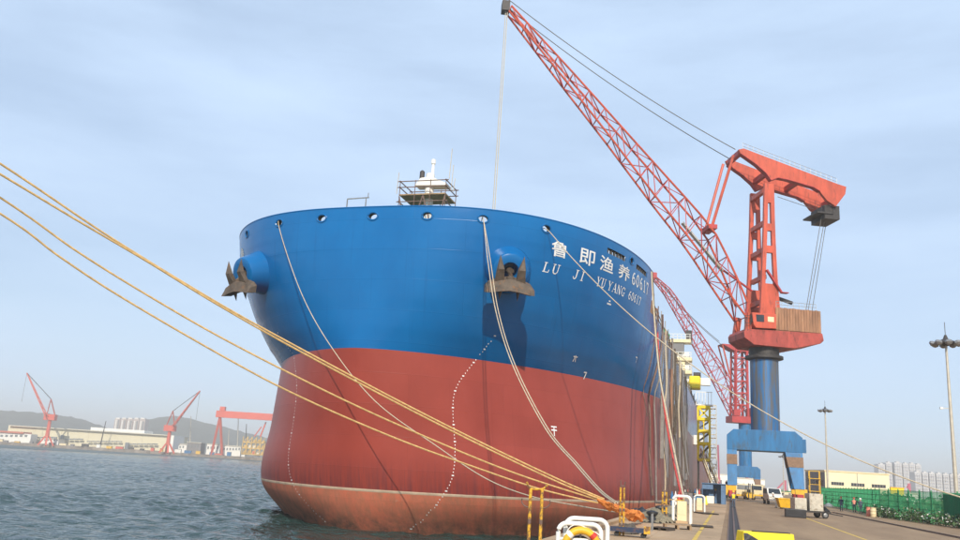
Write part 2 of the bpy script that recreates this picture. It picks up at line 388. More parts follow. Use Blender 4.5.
def arc_of(P):
    Q, A = arc_table(P.z); return float(np.interp(P.y, Q[:, 1], A)) if P.y > Q[3, 1] else float(np.interp(abs(P.x - CX), Q[:, 0], A))
def hull_normal(P):
    s = 1 if P.x > CX else -1; a = arc_of(P)
    t = on_hull(a + .4, P.z, s) - on_hull(max(a - .4, 0), P.z, s); v = on_hull(a, P.z + .4, s) - on_hull(a, P.z - .4, s)
    n = t.cross(v).normalized(); return n if n.dot(O - P) > 0 or n.y < 0 and n.dot(Vector((s, -.3, 0))) > 0 else -n

def hull_mat(name, base, alt, streak, rough, lower=False):
    m, n, l, b = node_mat(name); uv = n.new('ShaderNodeUVMap')
    b.inputs['Roughness'].default_value = rough; b.inputs['Specular IOR Level'].default_value = 0.35
    def noise(scale, sx, sy, det=6, ro=.6):
        mp_ = n.new('ShaderNodeMapping'); mp_.inputs['Scale'].default_value = (sx, sy, 1); l.new(uv.outputs[0], mp_.inputs[0])
        q_ = n.new('ShaderNodeTexNoise'); q_.inputs['Scale'].default_value = scale; q_.inputs['Detail'].default_value = det; q_.inputs['Roughness'].default_value = ro
        l.new(mp_.outputs[0], q_.inputs['Vector']); return q_.outputs['Fac']
    def ramp(src, a, c, ca=(0, 0, 0), cc=(1, 1, 1)):
        r_ = n.new('ShaderNodeValToRGB'); r_.color_ramp.elements[0].position = a; r_.color_ramp.elements[1].position = c
        r_.color_ramp.elements[0].color = tuple(ca) + (1,); r_.color_ramp.elements[1].color = tuple(cc) + (1,); l.new(src, r_.inputs[0]); return r_.outputs[0]
    def mix(f, x, col, amt=None):
        m_ = n.new('ShaderNodeMixRGB'); l.new(f, m_.inputs[0]); l.new(x, m_.inputs[1]); m_.inputs[2].default_value = tuple(col) + (1,); return m_.outputs[0]
    c = ramp(noise(0.25, 1, 0.6), .3, .7, base, alt)
    # shell plating: each plate a shade of its own, seams raised by the welds
    br = n.new('ShaderNodeTexBrick'); br.offset = 0.5; br.inputs['Scale'].default_value = 1.0; br.inputs['Mortar Size'].default_value = 0.035; br.inputs['Mortar Smooth'].default_value = 0.6
    br.inputs['Brick Width'].default_value = 9.0; br.inputs['Row Height'].default_value = 2.6
    br.inputs['Color1'].default_value = (0.965, 0.965, 0.965, 1); br.inputs['Color2'].default_value = (1.03, 1.03, 1.03, 1); br.inputs['Mortar'].default_value = (0.93, 0.93, 0.93, 1)
    l.new(uv.outputs[0], br.inputs['Vector'])
    mu = n.new('ShaderNodeMixRGB'); mu.blend_type = 'MULTIPLY'; mu.inputs[0].default_value = 1.0; l.new(c, mu.inputs[1]); l.new(br.outputs['Color'], mu.inputs[2]); c = mu.outputs[0]
    # thin run-off streaks everywhere, heavy dirt along the berthed side (aft of the bow)
    s1 = ramp(noise(1.0, 2.2, 0.07, 5, .65), .60, .74, (0, 0, 0), (.35, .35, .35)); c = mix(s1, c, streak)
    sep = n.new('ShaderNodeSeparateXYZ'); l.new(uv.outputs[0], sep.inputs[0])
    aft = n.new('ShaderNodeMapRange'); aft.inputs['From Min'].default_value = 37; aft.inputs['From Max'].default_value = 50; aft.clamp = True; l.new(sep.outputs['X'], aft.inputs[0])
    s2 = ramp(noise(1.0, 1.1, 0.035, 6, .7), .44, .60)
    mm = n.new('ShaderNodeMath'); mm.operation = 'MULTIPLY'; l.new(aft.outputs[0], mm.inputs[0]); l.new(s2, mm.inputs[1]); c = mix(mm.outputs[0], c, (0.20, 0.15, 0.11))
    s3 = ramp(noise(1.0, 1.9, 0.05, 6, .7), .55, .64)
    m3 = n.new('ShaderNodeMath'); m3.operation = 'MULTIPLY'; l.new(aft.outputs[0], m3.inputs[0]); l.new(s3, m3.inputs[1]); c = mix(m3.outputs[0], c, (0.40, 0.40, 0.40))
    if lower:
        c = mix(ramp(noise(0.9, 1.2, 0.5, 8, .75), .42, .62, (0, 0, 0), (.6, .6, .6)), c, (0.27, 0.14, 0.08))
        c = mix(ramp(noise(2.4, 1.0, 0.5, 8, .8), .60, .68, (0, 0, 0), (.7, .7, .7)), c, (0.42, 0.30, 0.20))
        zr = n.new('ShaderNodeMapRange'); zr.inputs['From Min'].default_value = 2.2; zr.inputs['From Max'].default_value = 0.2; l.new(sep.outputs['Y'], zr.inputs[0])
        g_ = ramp(noise(1.3, 0.6, 0.7, 8, .75), .35, .65)
        m4 = n.new('ShaderNodeMath'); m4.operation = 'MULTIPLY'; l.new(zr.outputs[0], m4.inputs[0]); l.new(g_, m4.inputs[1]); c = mix(m4.outputs[0], c, (0.055, 0.05, 0.04))
    elif base[0] > base[2]:
        zr = n.new('ShaderNodeMapRange'); zr.inputs['From Min'].default_value = 6.6; zr.inputs['From Max'].default_value = 3.4; l.new(sep.outputs['Y'], zr.inputs[0])
        g_ = ramp(noise(1.0, 2.6, 0.16, 7, .7), .40, .62)
        m4 = n.new('ShaderNodeMath'); m4.operation = 'MULTIPLY'; l.new(zr.outputs[0], m4.inputs[0]); l.new(g_, m4.inputs[1]); c = mix(m4.outputs[0], c, (0.15, 0.035, 0.035))
    l.new(c, b.inputs['Base Color'])
    # faint hungry-horse dents between frames
    bp = n.new('ShaderNodeBump'); bp.inputs['Strength'].default_value = 0.35; bp.inputs['Distance'].default_value = 0.05
    ad = n.new('ShaderNodeMath'); ad.operation = 'ADD'; l.new(noise(0.35, 1, 1, 2), ad.inputs[0])
    mf = n.new('ShaderNodeMath'); mf.operation = 'MULTIPLY'; mf.inputs[1].default_value = 0.3; l.new(br.outputs['Fac'], mf.inputs[0]); l.new(mf.outputs[0], ad.inputs[1])
    l.new(ad.outputs[0], bp.inputs['Height']); l.new(bp.outputs[0], b.inputs['Normal'])
    return m
M_hblue = hull_mat('hull_blue_paint', (0.0, 0.115, 0.335), (0.001, 0.140, 0.39), (0.002, 0.07, 0.20), 0.24)
M_hred = hull_mat('hull_red_paint', (0.265, 0.040, 0.026), (0.325, 0.054, 0.036), (0.16, 0.026, 0.019), 0.42)
M_hlow = hull_mat('hull_worn_red_paint', (0.55, 0.14, 0.075), (0.60, 0.19, 0.11), (0.30, 0.10, 0.06), 0.6, lower=True)
M_hstripe = mat('waterline_scum', (0.45, 0.34, 0.24), 0.8, var=0.2, scale=1.0)
ship = thing('ship', 'huge blue and red ship moored bow first along the quay', 'ship', (CX, 62.8, 0))
SOFF = Vector((CX, 62.8, 0))
def hull_strip(name, zs, m, off=0.0, holes=None, fine=0):
    vs, uvs, rows = [], [], []
    for z in zs:
        P, A = arc_table(z) if not fine else (None, None)
        row = []
        if fine:
            P0, A0 = arc_table(z); amax = float(np.interp(87.5, P0[:, 1], A0)); na = int(amax / fine); arcs = np.linspace(0, amax, na) if not rows else None
            frs = np.linspace(0, 1, fine_n)
            for s, fr in [(-1, f) for f in frs[::-1]] + [(1, f) for f in frs[1:]]:
                a = fr * amax; h = np.interp(a, A0, P0[:, 0]); y = np.interp(a, A0, P0[:, 1]); row.append(len(vs)); vs.append((CX + s * h, y, z)); uvs.append((s * a, z))
        else:
            for s, idx in [(-1, range(len(P) - 1, -1, -1)), (1, range(1, len(P)))]:
                for i in idx: row.append(len(vs)); vs.append((CX + s * P[i, 0], P[i, 1], z)); uvs.append((s * A[i], z))
        rows.append(row)
    fs = []
    for r in range(len(rows) - 1):
        for i in range(len(rows[0]) - 1):
            f = (rows[r][i], rows[r][i + 1], rows[r + 1][i + 1], rows[r + 1][i])
            if holes:
                c_ = sum((Vector(vs[j]) for j in f), Vector()) / 4
                if any(hole(c_) for hole in holes): continue
            fs.append(f)
    me = bpy.data.meshes.new(name); me.from_pydata([tuple(Vector(v) - SOFF) for v in vs], [], fs)
    ul = me.uv_layers.new(name='UVMap')
    for lp in me.loops: ul.data[lp.index].uv = uvs[lp.vertex_index]
    me.polygons.foreach_set('use_smooth', [True] * len(me.polygons)); me.materials.append(m); me.update()
    o = bpy.data.objects.new(name, me); C.objects.link(o); o.parent = ship; return o
ZB, ZS, ZD, ZT = 14.9, 3.35, 25.2, 27.1
hull_strip('bottom_plating', [-5, -4, -3, -2, -1, -.5, 0, .4, .8, 1.2, 1.6, 2, 2.4, 2.8, ZS - .12], M_hlow)
hull_strip('waterline_stripe', [ZS - .12, ZS, ZS + .1], M_hstripe)
hull_strip('side_plating', list(np.linspace(ZS + .1, ZB, 24)), M_hred)
# fairleads: real openings in the bulwark
FL_PX = [(247, 232), (279, 219.5), (321, 216.5), (373, 215), (428, 214.5), (484, 217), (547, 227), (632, 257.5)]
FL = [hull_px(*p) for p in FL_PX]
for s in FL: s.z = 26.25
FLA = [(arc_of(p) * (1 if p.x > CX else -1)) for p in FL]
FLA[-1] += 0.0
def mkhole(a, z0, ra, rz):
    def h(c_):
        aa = arc_of(c_) * (1 if c_.x > CX else -1); return ((aa - a) / ra) ** 2 + ((c_.z - z0) / rz) ** 2 < 1
    return h
def mkslot(a0, a1, z0, z1):
    def h(c_):
        aa = arc_of(c_) * (1 if c_.x > CX else -1); return a0 < aa < a1 and z0 < c_.z < z1
    return h
SLOT = []
for (xa, ya, xb, yb) in ((608, 246, 626, 255), (636.5, 261, 647, 267)):
    pa, pb = hull_px(xa, ya), hull_px(xb, yb); SLOT.append((arc_of(pa), arc_of(pb), 25.75, 26.35))
holes = [mkhole(a, 26.25, .42, .30) for a in FLA] + [mkslot(*s) for s in SLOT]
fine_n = 330
MAIN = 22.8
hull_strip('topside_plating', list(np.linspace(ZB, MAIN, 20)), M_hblue)
hull_strip('forecastle_plating', list(np.linspace(MAIN, ZD, 12)), M_hblue, fine=.13)
bw = hull_strip('bulwark', list(np.linspace(ZD, ZT, 20)), M_hblue, holes=holes, fine=.13)
sm = bw.modifiers.new('plate', 'SOLIDIFY'); sm.thickness = 0.03; sm.offset = -1; sm.use_rim = False
def rail_curve(z, off=0.0, n=200):
    P0, A0 = arc_table(z); amax = float(np.interp(87.5, P0[:, 1], A0))
    return [on_hull(abs(a), z, 1 if a >= 0 else -1, off) for a in np.linspace(-amax, amax, n)]
MB().tube(rail_curve(ZT, -.02), 0.07, 6).build('bulwark_rail', M_hblue, ship, smooth=True)
for a, p in zip(FLA, FL):
    s = 1 if a >= 0 else -1; c_ = on_hull(abs(a), 26.25, s); t = (on_hull(abs(a) + .3, 26.25, s) - on_hull(max(abs(a) - .3, 0), 26.25, s)).normalized()
    if abs(a) < .3: t = Vector((1, 0, 0))
    up = (on_hull(abs(a), 26.7, s) - on_hull(abs(a), 25.8, s)).normalized(); nn = t.cross(up)
    pts = [c_ + t * (.47 * math.cos(g)) + up * (.35 * math.sin(g)) for g in np.linspace(0, 2 * math.pi, 25)]
    fl = MB().tube(pts, .085, 6, caps=False).build('fairlead', M_hblue, ship, smooth=True)
    if nn.dot(O - c_) < 0: nn = -nn
    sv = MB(); k2 = len(pts) - 1
    for dd, f_ in ((.05, .98), (-.55, .86)):
        for p in pts[:-1]: sv.v.append(tuple(c_ + (p - c_) * f_ + nn * dd))
    for i_ in range(k2): sv.f.append((i_, (i_ + 1) % k2, k2 + (i_ + 1) % k2, k2 + i_))
    sv.build('sleeve', M_dark, fl, smooth=True)
# slots get roller fairleads
for a0, a1, z0, z1 in SLOT:
    sl_ = MB()
    for a in np.linspace(a0 + .2, a1 - .2, 6):
        p = on_hull(a, z0, 1, -.15); sl_.tube([p, p + Vector((0, 0, z1 - z0))], .13, 8)
    sl_.bar(on_hull(a0, z0, 1, -.25), on_hull(a1, z0, 1, -.25), .4, .12); sl_.bar(on_hull(a0, z1, 1, -.25), on_hull(a1, z1, 1, -.25), .4, .1)
    sl_.build('roller_fairlead', M_dark, ship)
# decks
def deck(name, z, y0, y1, m):
    n_ = 60; ys = np.linspace(max(y0, hpar(z)[0] + .02), y1, n_); vs = []; fs = []
    for y in ys: h = hhalf(y, z) - .02; vs += [(CX - h, y, z), (CX + h, y, z)]
    for i in range(n_ - 1): fs.append((2 * i, 2 * i + 1, 2 * i + 3, 2 * i + 2))
    return MB().add(vs, fs).build(name, m, ship)
M_deck = mat('deck_green', (0.06, 0.15, 0.10), 0.7, var=0.2)
deck('forecastle_deck', ZD + .02, 62, 87.5, M_deck)
deck('main_deck', MAIN - .1, 87.5, 306, M_deck)
MB().obox((CX - hhalf(87.3, 23) + .05, 87.38, MAIN - .1), (2 * hhalf(87.3, 23) - .1, 0, 0), (0, .1, 0), (0, 0, ZT - MAIN + .05)).build('forecastle_bulkhead', M_hblue, ship)
MB().obox((CX - HB + .05, 305.9, -4), (2 * HB - .1, 0, 0), (0, .1, 0), (0, 0, 4 + MAIN - .1)).build('transom', M_hblue, ship)
# bolsters and anchors
def bolster_and_anchor(side):
    Pb = hull_px(507, 270); a = arc_of(Pb)
    c_ = on_hull(a, Pb.z, side); t = (on_hull(a + .4, Pb.z, side) - on_hull(a - .4, Pb.z, side)).normalized()
    out = Vector((t.y * side, -t.x * side, 0)); out = Vector((abs(out.x) * side, -abs(out.y), 0)).normalized()
    ax = (out + Vector((-.26 * side, 0, -0.25))).normalized()
    base = c_ - ax * 1.2
    prof = [(2.15, 0), (2.12, .9), (1.95, 1.5), (1.72, 2.2), (1.55, 2.9), (1.45, 3.1), (1.2, 3.2), (.75, 3.15), (.62, 2.9), (.6, 1.8)]
    o = MB().lathe(prof, base, ax, 40).build('anchor_bolster', M_hblue, ship, smooth=True)
    tip = base + ax * 3.2
    w = Vector((0, 0, 1)).cross(ax).normalized(); dn = ax.cross(w).normalized()
    if dn.z > 0: dn = -dn
    # anchor: crown below the lip, shank into the pipe, two flukes pointing up against the bolster
    hub = tip + dn * 1.15 + ax * .25
    sh = MB().tube([tip - ax * 1.2, tip + ax * .15, tip + ax * .3 + dn * .5, hub], [.30, .30, .34, .4], 8)
    anc = sh.build('anchor', M_anchor, ship)
    cr_ = MB()
    sec = [(-2.05, .30, .40), (-1.75, .16, .66), (-.8, -.05, .80), (0, -.12, .84), (.8, -.05, .80), (1.75, .16, .66), (2.05, .30, .40)]
    o_ = len(cr_.v)
    for x, dz, hh in sec:
        c0 = hub + w * x + dn * (dz + (abs(x) * .06))
        for (p_, q_) in ((-.30, -hh * .75), (.42, -hh * .45), (.78, hh * .62), (-.1, hh * .75)): cr_.v.append(tuple(c0 + ax * p_ + dn * q_))
    for i in range(len(sec) - 1):
        for j in range(4):
            j2 = (j + 1) % 4; cr_.f.append((o_ + i * 4 + j, o_ + i * 4 + j2, o_ + i * 4 + 4 + j2, o_ + i * 4 + 4 + j))
    cr_.f.append((o_, o_ + 1, o_ + 2, o_ + 3)); e_ = o_ + 4 * (len(sec) - 1); cr_.f.append((e_ + 3, e_ + 2, e_ + 1, e_))
    cr_.build('crown', M_anchor, anc)
    for sx in (-1, 1):
        fl = MB(); b0 = hub + w * (.88 * sx) - dn * .2
        A_, B_ = b0 - w * .40 + ax * .05, b0 + w * .40 + ax * .05
        mid = b0 - dn * 1.1 + ax * .55; tp = b0 - dn * 2.3 + ax * .25 + w * (.12 * sx)
        V = [A_ - ax * .18, B_ - ax * .18, B_ + ax * .25, A_ + ax * .25, mid - w * .34 - ax * .25, mid + w * .34 - ax * .25, mid + w * .24 + ax * .12, mid - w * .24 + ax * .12, tp]
        fl.add(V, [(3, 2, 1, 0), (0, 1, 5, 4), (1, 2, 6, 5), (2, 3, 7, 6), (3, 0, 4, 7), (4, 5, 8), (5, 6, 8), (6, 7, 8), (7, 4, 8)]); fl.build('fluke', M_anchor, anc)
        sp = MB(); s0 = hub + w * (.75 * sx) + dn * .35
        sp.add([s0 - w * .22, s0 + w * .22, s0 + ax * .4, s0 + dn * .95 + ax * .1], [(0, 1, 2), (0, 3, 1), (1, 3, 2), (2, 3, 0)]); sp.build('tripping_palm', M_anchor, anc)
    return anc
for s in (1, -1): bolster_and_anchor(s)
# lettering laid onto the plating
def glyphs(txt):
    cu = bpy.data.curves.new('t', 'FONT'); cu.body = txt; cu.size = 1; cu.resolution_u = 3; o = bpy.data.objects.new('t', cu); C.objects.link(o)
    dg = bpy.context.evaluated_depsgraph_get(); me = o.evaluated_get(dg).to_mesh()
    v = np.array([w_.co[:2] for w_ in me.vertices]); f = [tuple(p.vertices) for p in me.polygons]
    bpy.data.objects.remove(o); bpy.data.curves.remove(cu); return v, f
def hull_text(txt, p0, p1, h, zc, name='name_letters', fat=0.0, slant=0.0):
    v, f = glyphs(txt); mn, mx = v.min(0), v.max(0); a0, a1 = arc_of(hull_px(*p0)), arc_of(hull_px(*p1))
    u = (v[:, 0] - mn[0]) / (mx[0] - mn[0]); w_ = (v[:, 1] - mn[1]) / (mx[1] - mn[1])
    for side in (1, -1):
        m = MB(); copies = [(0, 0)] + ([(fat, 0), (fat / 2, fat)] if fat else [])
        for k_, (dx, dy) in enumerate(copies):
            pts = []
            for i in range(len(v)):
                a = a0 + (a1 - a0) * u[i] if side == 1 else a1 - (a1 - a0) * u[i]
                z = zc - h / 2 + h * w_[i] + dy; a += (slant * (w_[i] - .5) + dx) * side
                pts.append(on_hull(a, z, side, .02 + .006 * k_))
            m.add(pts, f)
        m.build(name, M_flatw, ship)
SERIF = {
 'L': [(.22, 0, .22, 1, .15), (.06, .03, .72, .03, .07), (.06, .97, .40, .97, .06), (.70, 0, .74, .30, .07)],
 'U': [(.22, .28, .22, 1, .15), (.74, .28, .74, 1, .07), (.06, .97, .40, .97, .06), (.58, .97, .90, .97, .06), (.22, .30, .30, .08, .12), (.30, .09, .48, .02, .10), (.48, .02, .66, .09, .08), (.66, .08, .74, .30, .07)],
 'J': [(.55, .22, .55, 1, .15), (.35, .97, .78, .97, .06), (.55, .24, .48, .06, .11), (.48, .06, .30, .03, .08), (.30, .03, .16, .12, .09), (.16, .12, .16, .26, .12)],
 'I': [(.45, 0, .45, 1, .15), (.25, .97, .65, .97, .06), (.25, .03, .65, .03, .06)],
 'Y': [(.14, 1, .46, .48, .14), (.80, 1, .46, .48, .07), (.46, 0, .46, .52, .14), (.02, .97, .32, .97, .06), (.64, .97, .94, .97, .06), (.30, .03, .62, .03, .06)],
 'A': [(.46, 1, .14, 0, .07), (.46, 1, .80, 0, .15), (.24, .34, .66, .34, .06), (.02, .03, .28, .03, .06), (.64, .03, .95, .03, .06)],
 'N': [(.18, 0, .18, 1, .07), (.78, 0, .78, 1, .07), (.18, 1, .78, 0, .16), (.04, .03, .32, .03, .06), (.64, .97, .92, .97, .06), (.04, .97, .22, .97, .06)],
 'G': [(.80, .78, .62, .95, .09), (.62, .96, .40, .97, .07), (.40, .97, .20, .78, .10), (.20, .80, .14, .50, .14), (.14, .50, .20, .20, .14), (.20, .22, .42, .03, .10), (.42, .03, .66, .06, .07), (.74, 0, .74, .42, .12), (.58, .42, .90, .42, .06), (.82, .70, .82, 1, .06)],
 '6': [(.72, .92, .48, .90, .09), (.50, .92, .26, .62, .12), (.26, .64, .20, .34, .14), (.20, .34, .32, .06, .12), (.32, .06, .58, .04, .08), (.58, .04, .76, .22, .12), (.76, .22, .72, .46, .12), (.72, .46, .52, .58, .08), (.52, .58, .28, .46, .08)],
 '0': [(.48, .98, .26, .80, .10), (.26, .82, .18, .50, .14), (.18, .50, .26, .18, .14), (.26, .20, .48, .02, .10), (.48, .02, .70, .20, .10), (.70, .18, .78, .50, .14), (.78, .50, .70, .82, .14), (.70, .80, .48, .98, .10)],
 '1': [(.48, 0, .48, 1, .15), (.26, .80, .48, .96, .07), (.26, .03, .70, .03, .06)],
 '7': [(.16, .93, .80, .93, .13), (.78, .92, .44, .40, .10), (.44, .42, .40, 0, .15), (.17, .93, .17, .72, .06)]}
def serif_text(txt, p0, p1, h, zc, slant=0.0):
    a0, a1 = arc_of(hull_px(*p0)), arc_of(hull_px(*p1)); cw = (a1 - a0) / len(txt)
    for side in (1, -1):
        m = MB(); q_n = 0
        for ci, ch in enumerate(txt):
            for (u0, v0, u1, v1, w_) in SERIF[ch]:
                X0, Y0, X1, Y1 = u0 * cw, v0 * h, u1 * cw, v1 * h; l_ = math.hypot(X1 - X0, Y1 - Y0); ww = (w_ * 1.05 + .02) * h * .8 * (1.25 if h > 1 else 1.1); nx_, ny_ = -(Y1 - Y0) / l_ * ww / 2, (X1 - X0) / l_ * ww / 2; q_n += 1
                pts = []
                for X, Y in ((X0 - nx_, Y0 - ny_), (X1 - nx_, Y1 - ny_), (X1 + nx_, Y1 + ny_), (X0 + nx_, Y0 + ny_)):
                    t_ = ci * cw + X + slant * (Y / h - .5); a = a0 + t_ if side == 1 else a1 - t_; pts.append(on_hull(a, zc - h / 2 + Y, side, .02 + .0015 * (q_n % 12)))
                m.add(pts, [(0, 1, 2, 3)])
        m.build('name_letters', M_flatw, ship)['kind'] = 'stuff'
for ch, x0, y0, x1, y1 in (('鲁', 551.5, 249, 567, 251), ('即', 580, 254, 594.5, 260), ('渔', 600, 261.5, 613, 267), ('养', 618.5, 269, 629.5, 274)):
    hull_text(ch, (x0, y0), (x1, y1), 1.30, 24.75, fat=.035)
serif_text('60617', (631.5, 277), (648.5, 284), 1.2, 24.75)
for wd, x0, y0, x1, y1 in (('LU', 543, 265, 560, 270), ('JI', 573, 274, 585.5, 280), ('YU', 596, 282, 605.5, 285), ('YANG', 607.5, 285, 625, 292), ('60617', 628.5, 292, 641, 299)):
    serif_text(wd, (x0, y0), (x1, y1), .82, 23.05, slant=.22)
# draught marks and small white symbols
def marks(pxs, side, n_):
    P = spline([Vector((x, y, 0)) for x, y in pxs], 80); d = [0]
    for i in range(1, len(P)): d.append(d[-1] + (P[i] - P[i - 1]).length)
    m = MB()
    for i in range(n_):
        s = d[-1] * i / (n_ - 1); x = np.interp(s, d, [p.x for p in P]); y = np.interp(s, d, [p.y for p in P]); h = hull_px(x, y)
        if h is None: continue
        a = arc_of(h); big = i % 5 == 0; w_, hh = (.20, .05) if big else (.07, .05)
        for sd in (1, -1):
            q_ = [on_hull(a + da, h.z + dz, sd, .025) for da, dz in ((-w_ / 2, -hh), (w_ / 2, -hh), (w_ / 2, hh), (-w_ / 2, hh))]; m.add(q_, [(0, 1, 2, 3)])
    m.build('draught_marks', M_flatw, ship)['kind'] = 'stuff'
marks([(495, 336), (474, 362), (458, 384), (453, 402), (453.5, 425), (455, 450), (452, 478), (440, 500), (424, 518), (412, 529)], 1, 66)
def symbol(x, y, strokes, sc):
    h = hull_px(x, y); a = arc_of(h)
    for sd in (1, -1):
        m = MB()
        for (u0, v0, u1, v1, w_) in strokes:
            dx, dy = u1 - u0, v1 - v0; l_ = math.hypot(dx, dy); px_, py_ = -dy / l_ * w_ / 2, dx / l_ * w_ / 2
            m.add([on_hull(a + sc * p_, h.z + sc * q_, sd, .025) for p_, q_ in ((u0 - px_, v0 - py_), (u1 - px_, v1 - py_), (u1 + px_, v1 + py_), (u0 + px_, v0 + py_))], [(0, 1, 2, 3)])
        m.build('hull_symbol', M_flatw, ship)
symbol(554, 431, [(-.5, .5, .5, .5, .16), (-.5, .1, .5, .1, .16), (0, -.6, 0, .5, .16)], .75)
symbol(575, 359, [(-.5, .3, .5, .3, .16), (-.3, -.4, 0, .5, .16), (.3, -.4, 0, .5, .16)], .6)
symbol(584, 376, [(-.4, .5, .4, .5, .2), (0, -.5, .3, .5, .2)], .6)
symbol(609, 303, [(-.8, -.2, .8, -.2, .3), (-.2, .4, .4, .4, .3)], .45)
symbol(636, 360, [(-.4, .5, .4, .5, .2), (0, -.5, .3, .5, .2)], .5)

# ------------------------------------------------------------------ portal cranes
class Plane:                              # vertical plane of a crane's boom: r outwards along the boom, o towards the viewer, z up
    def __init__(s, ax, ay, ang):
        a = R(ang); s.A = Vector((ax, ay, 0)); s.b = Vector((-math.cos(a), -math.sin(a), 0)); s.n = Vector((math.sin(a), -math.cos(a), 0))
    def rz(s, x, y, o=0.0):
        d = ray(x, y); P0 = s.A + s.n * o; t = (P0 - O).dot(s.n) / d.dot(s.n); P = O + d * t; return ((P - s.A).dot(s.b), P.z)
    def P(s, r, o, z): return s.A + s.b * r + s.n * o + Vector((0, 0, z))
    def box(s, m, r0, r1, o0, o1, z0, z1): return m.hexa([s.P(r0, o0, z0), s.P(r1, o0, z0), s.P(r1, o1, z0), s.P(r0, o1, z0), s.P(r0, o0, z1), s.P(r1, o0, z1), s.P(r1, o1, z1), s.P(r0, o1, z1)])
    def plate(s, m, poly, o, th):         # polygon of (r, z) at offset o
        return m.prism([s.P(r, o - th / 2, z) for r, z in poly], s.n * th)
def interp_poly(P, n):
    P = [Vector((p[0], p[1], p[2] if len(p) > 2 else 0)) for p in P]; d = [0]
    for i in range(1, len(P)): d.append(d[-1] + (P[i] - P[i - 1]).length)
    out = []
    for i in range(n + 1):
        t = d[-1] * i / n; out.append(Vector([np.interp(t, d, [p[k_] for p in P]) for k_ in range(3)]))
    return out
def lattice(boom, pl, top, bot, hw, n, rc, rb, mch, mbr, mdark=None):
    T = interp_poly(top, n); B = interp_poly(bot, n); H = [np.interp(i / n, [h[0] for h in hw], [h[1] for h in hw]) for i in range(n + 1)]
    TN = [pl.P(t[0], h, t[1]) for t, h in zip(T, H)]; TF = [pl.P(t[0], -h, t[1]) for t, h in zip(T, H)]
    BN = [pl.P(t[0], h, t[1]) for t, h in zip(B, H)]; BF = [pl.P(t[0], -h, t[1]) for t, h in zip(B, H)]
    for ch in (TN, TF, BN, BF): MB().tube(ch, rc, 6).build('chord', mch, boom, smooth=True)
    for i in range(n + 1):
        segs = [(TN[i], BN[i]), (TF[i], BF[i]), (BN[i], BF[i]), (TN[i], TF[i])]
        for p, q_ in segs: MB().bar(p, q_, rb).build('brace', mbr, boom)
        if i < n:
            z_ = i % 2
            for a_, b2 in ((TN, BN), (TF, BF), (BN, BF), (TN, TF)):
                p, q_ = (a_[i], b2[i + 1]) if (z_ or a_ is TN and b2 is BN) else (b2[i], a_[i + 1]); MB().bar(p, q_, rb).build('brace', mbr, boom)
    return TN, TF, BN, BF

def portal(t, cx, cy, gx0, gx1, zt, zb, zband, m_):
    # cross beam, four splayed legs on two rails, bogies
    d = 2.6
    pb = MB(); pb.prism([(gx0 - .7, cy - d, zb), (gx0 - .7, cy - d, zt - .9), (gx0 + .3, cy - d, zt), (gx1 - .3, cy - d, zt), (gx1 + .75, cy - d, zt - .9), (gx1 + .75, cy - d, zb)], (0, 2 * d, 0)); pb.build('portal_beam', m_, t, bevel=.06)
    for gx, sg in ((gx0, -1), (gx1, 1)):
        inn = .75 if sg < 0 else 1.75
        for sy in (-1, 1):
            y0, y1 = cy + sy * d, cy + sy * (d + 2.2)
            def leg(z0, z1, f0, f1, w, name, mm, par, gap=0.0):
                # f: 0 at the beam, 1 at the bogie
                def sec(f):
                    xo = gx + sg * (.7 - .05 * f) + gap * sg; xi = gx - sg * (inn - (inn - .75) * f) - gap * sg; yc = y0 + (y1 - y0) * f + sy * gap; hy = 1.0 - .25 * f + gap
                    yi = yc - sy * hy * 2 if f < .01 else yc - sy * 2 * hy; return sorted((xo, xi)), sorted((yc, yi))
                (xa, xb), (ya, yb) = sec(f0); (xc, xd), (yc_, yd) = sec(f1)
                return MB().hexa([(xc, yc_, z1), (xd, yc_, z1), (xd, yd, z1), (xc, yd, z1), (xa, ya, z0), (xb, ya, z0), (xb, yb, z0), (xa, yb, z0)]).build(name, mm, par)
            lg = leg(zb, 5.6, 0, 1, 0, 'leg', m_, t)
            f0, f1 = (zb - zband[1]) / (zb - 5.6), (zb - zband[0]) / (zb - 5.6)
            leg(zband[1], zband[0], f0, f1, 0, 'painted_band', M_brown, lg, gap=.05)
            bg_ = MB().box((gx, y1 - sy * .7, QZ + .75), (.9, 3.4, .9)).build('bogie', M_redd, t, bevel=.05)
            MB().box((gx, y1 - sy * .7, QZ + 1.64), (1.2, 1.2, .8)).build('equaliser', M_yel, bg_)
            for dy in (-1.1, 0, 1.1): MB().lathe([(.36, -.12), (.36, .12)], (gx, y1 - sy * .7 + dy, QZ + .42), (1, 0, 0), 14).build('wheel', M_dark, bg_)
            MB().box((gx + sg * .8, y1 - sy * .7, QZ + .9), (.5, 1.0, 1.5)).build('drive_motor', M_yel, bg_)

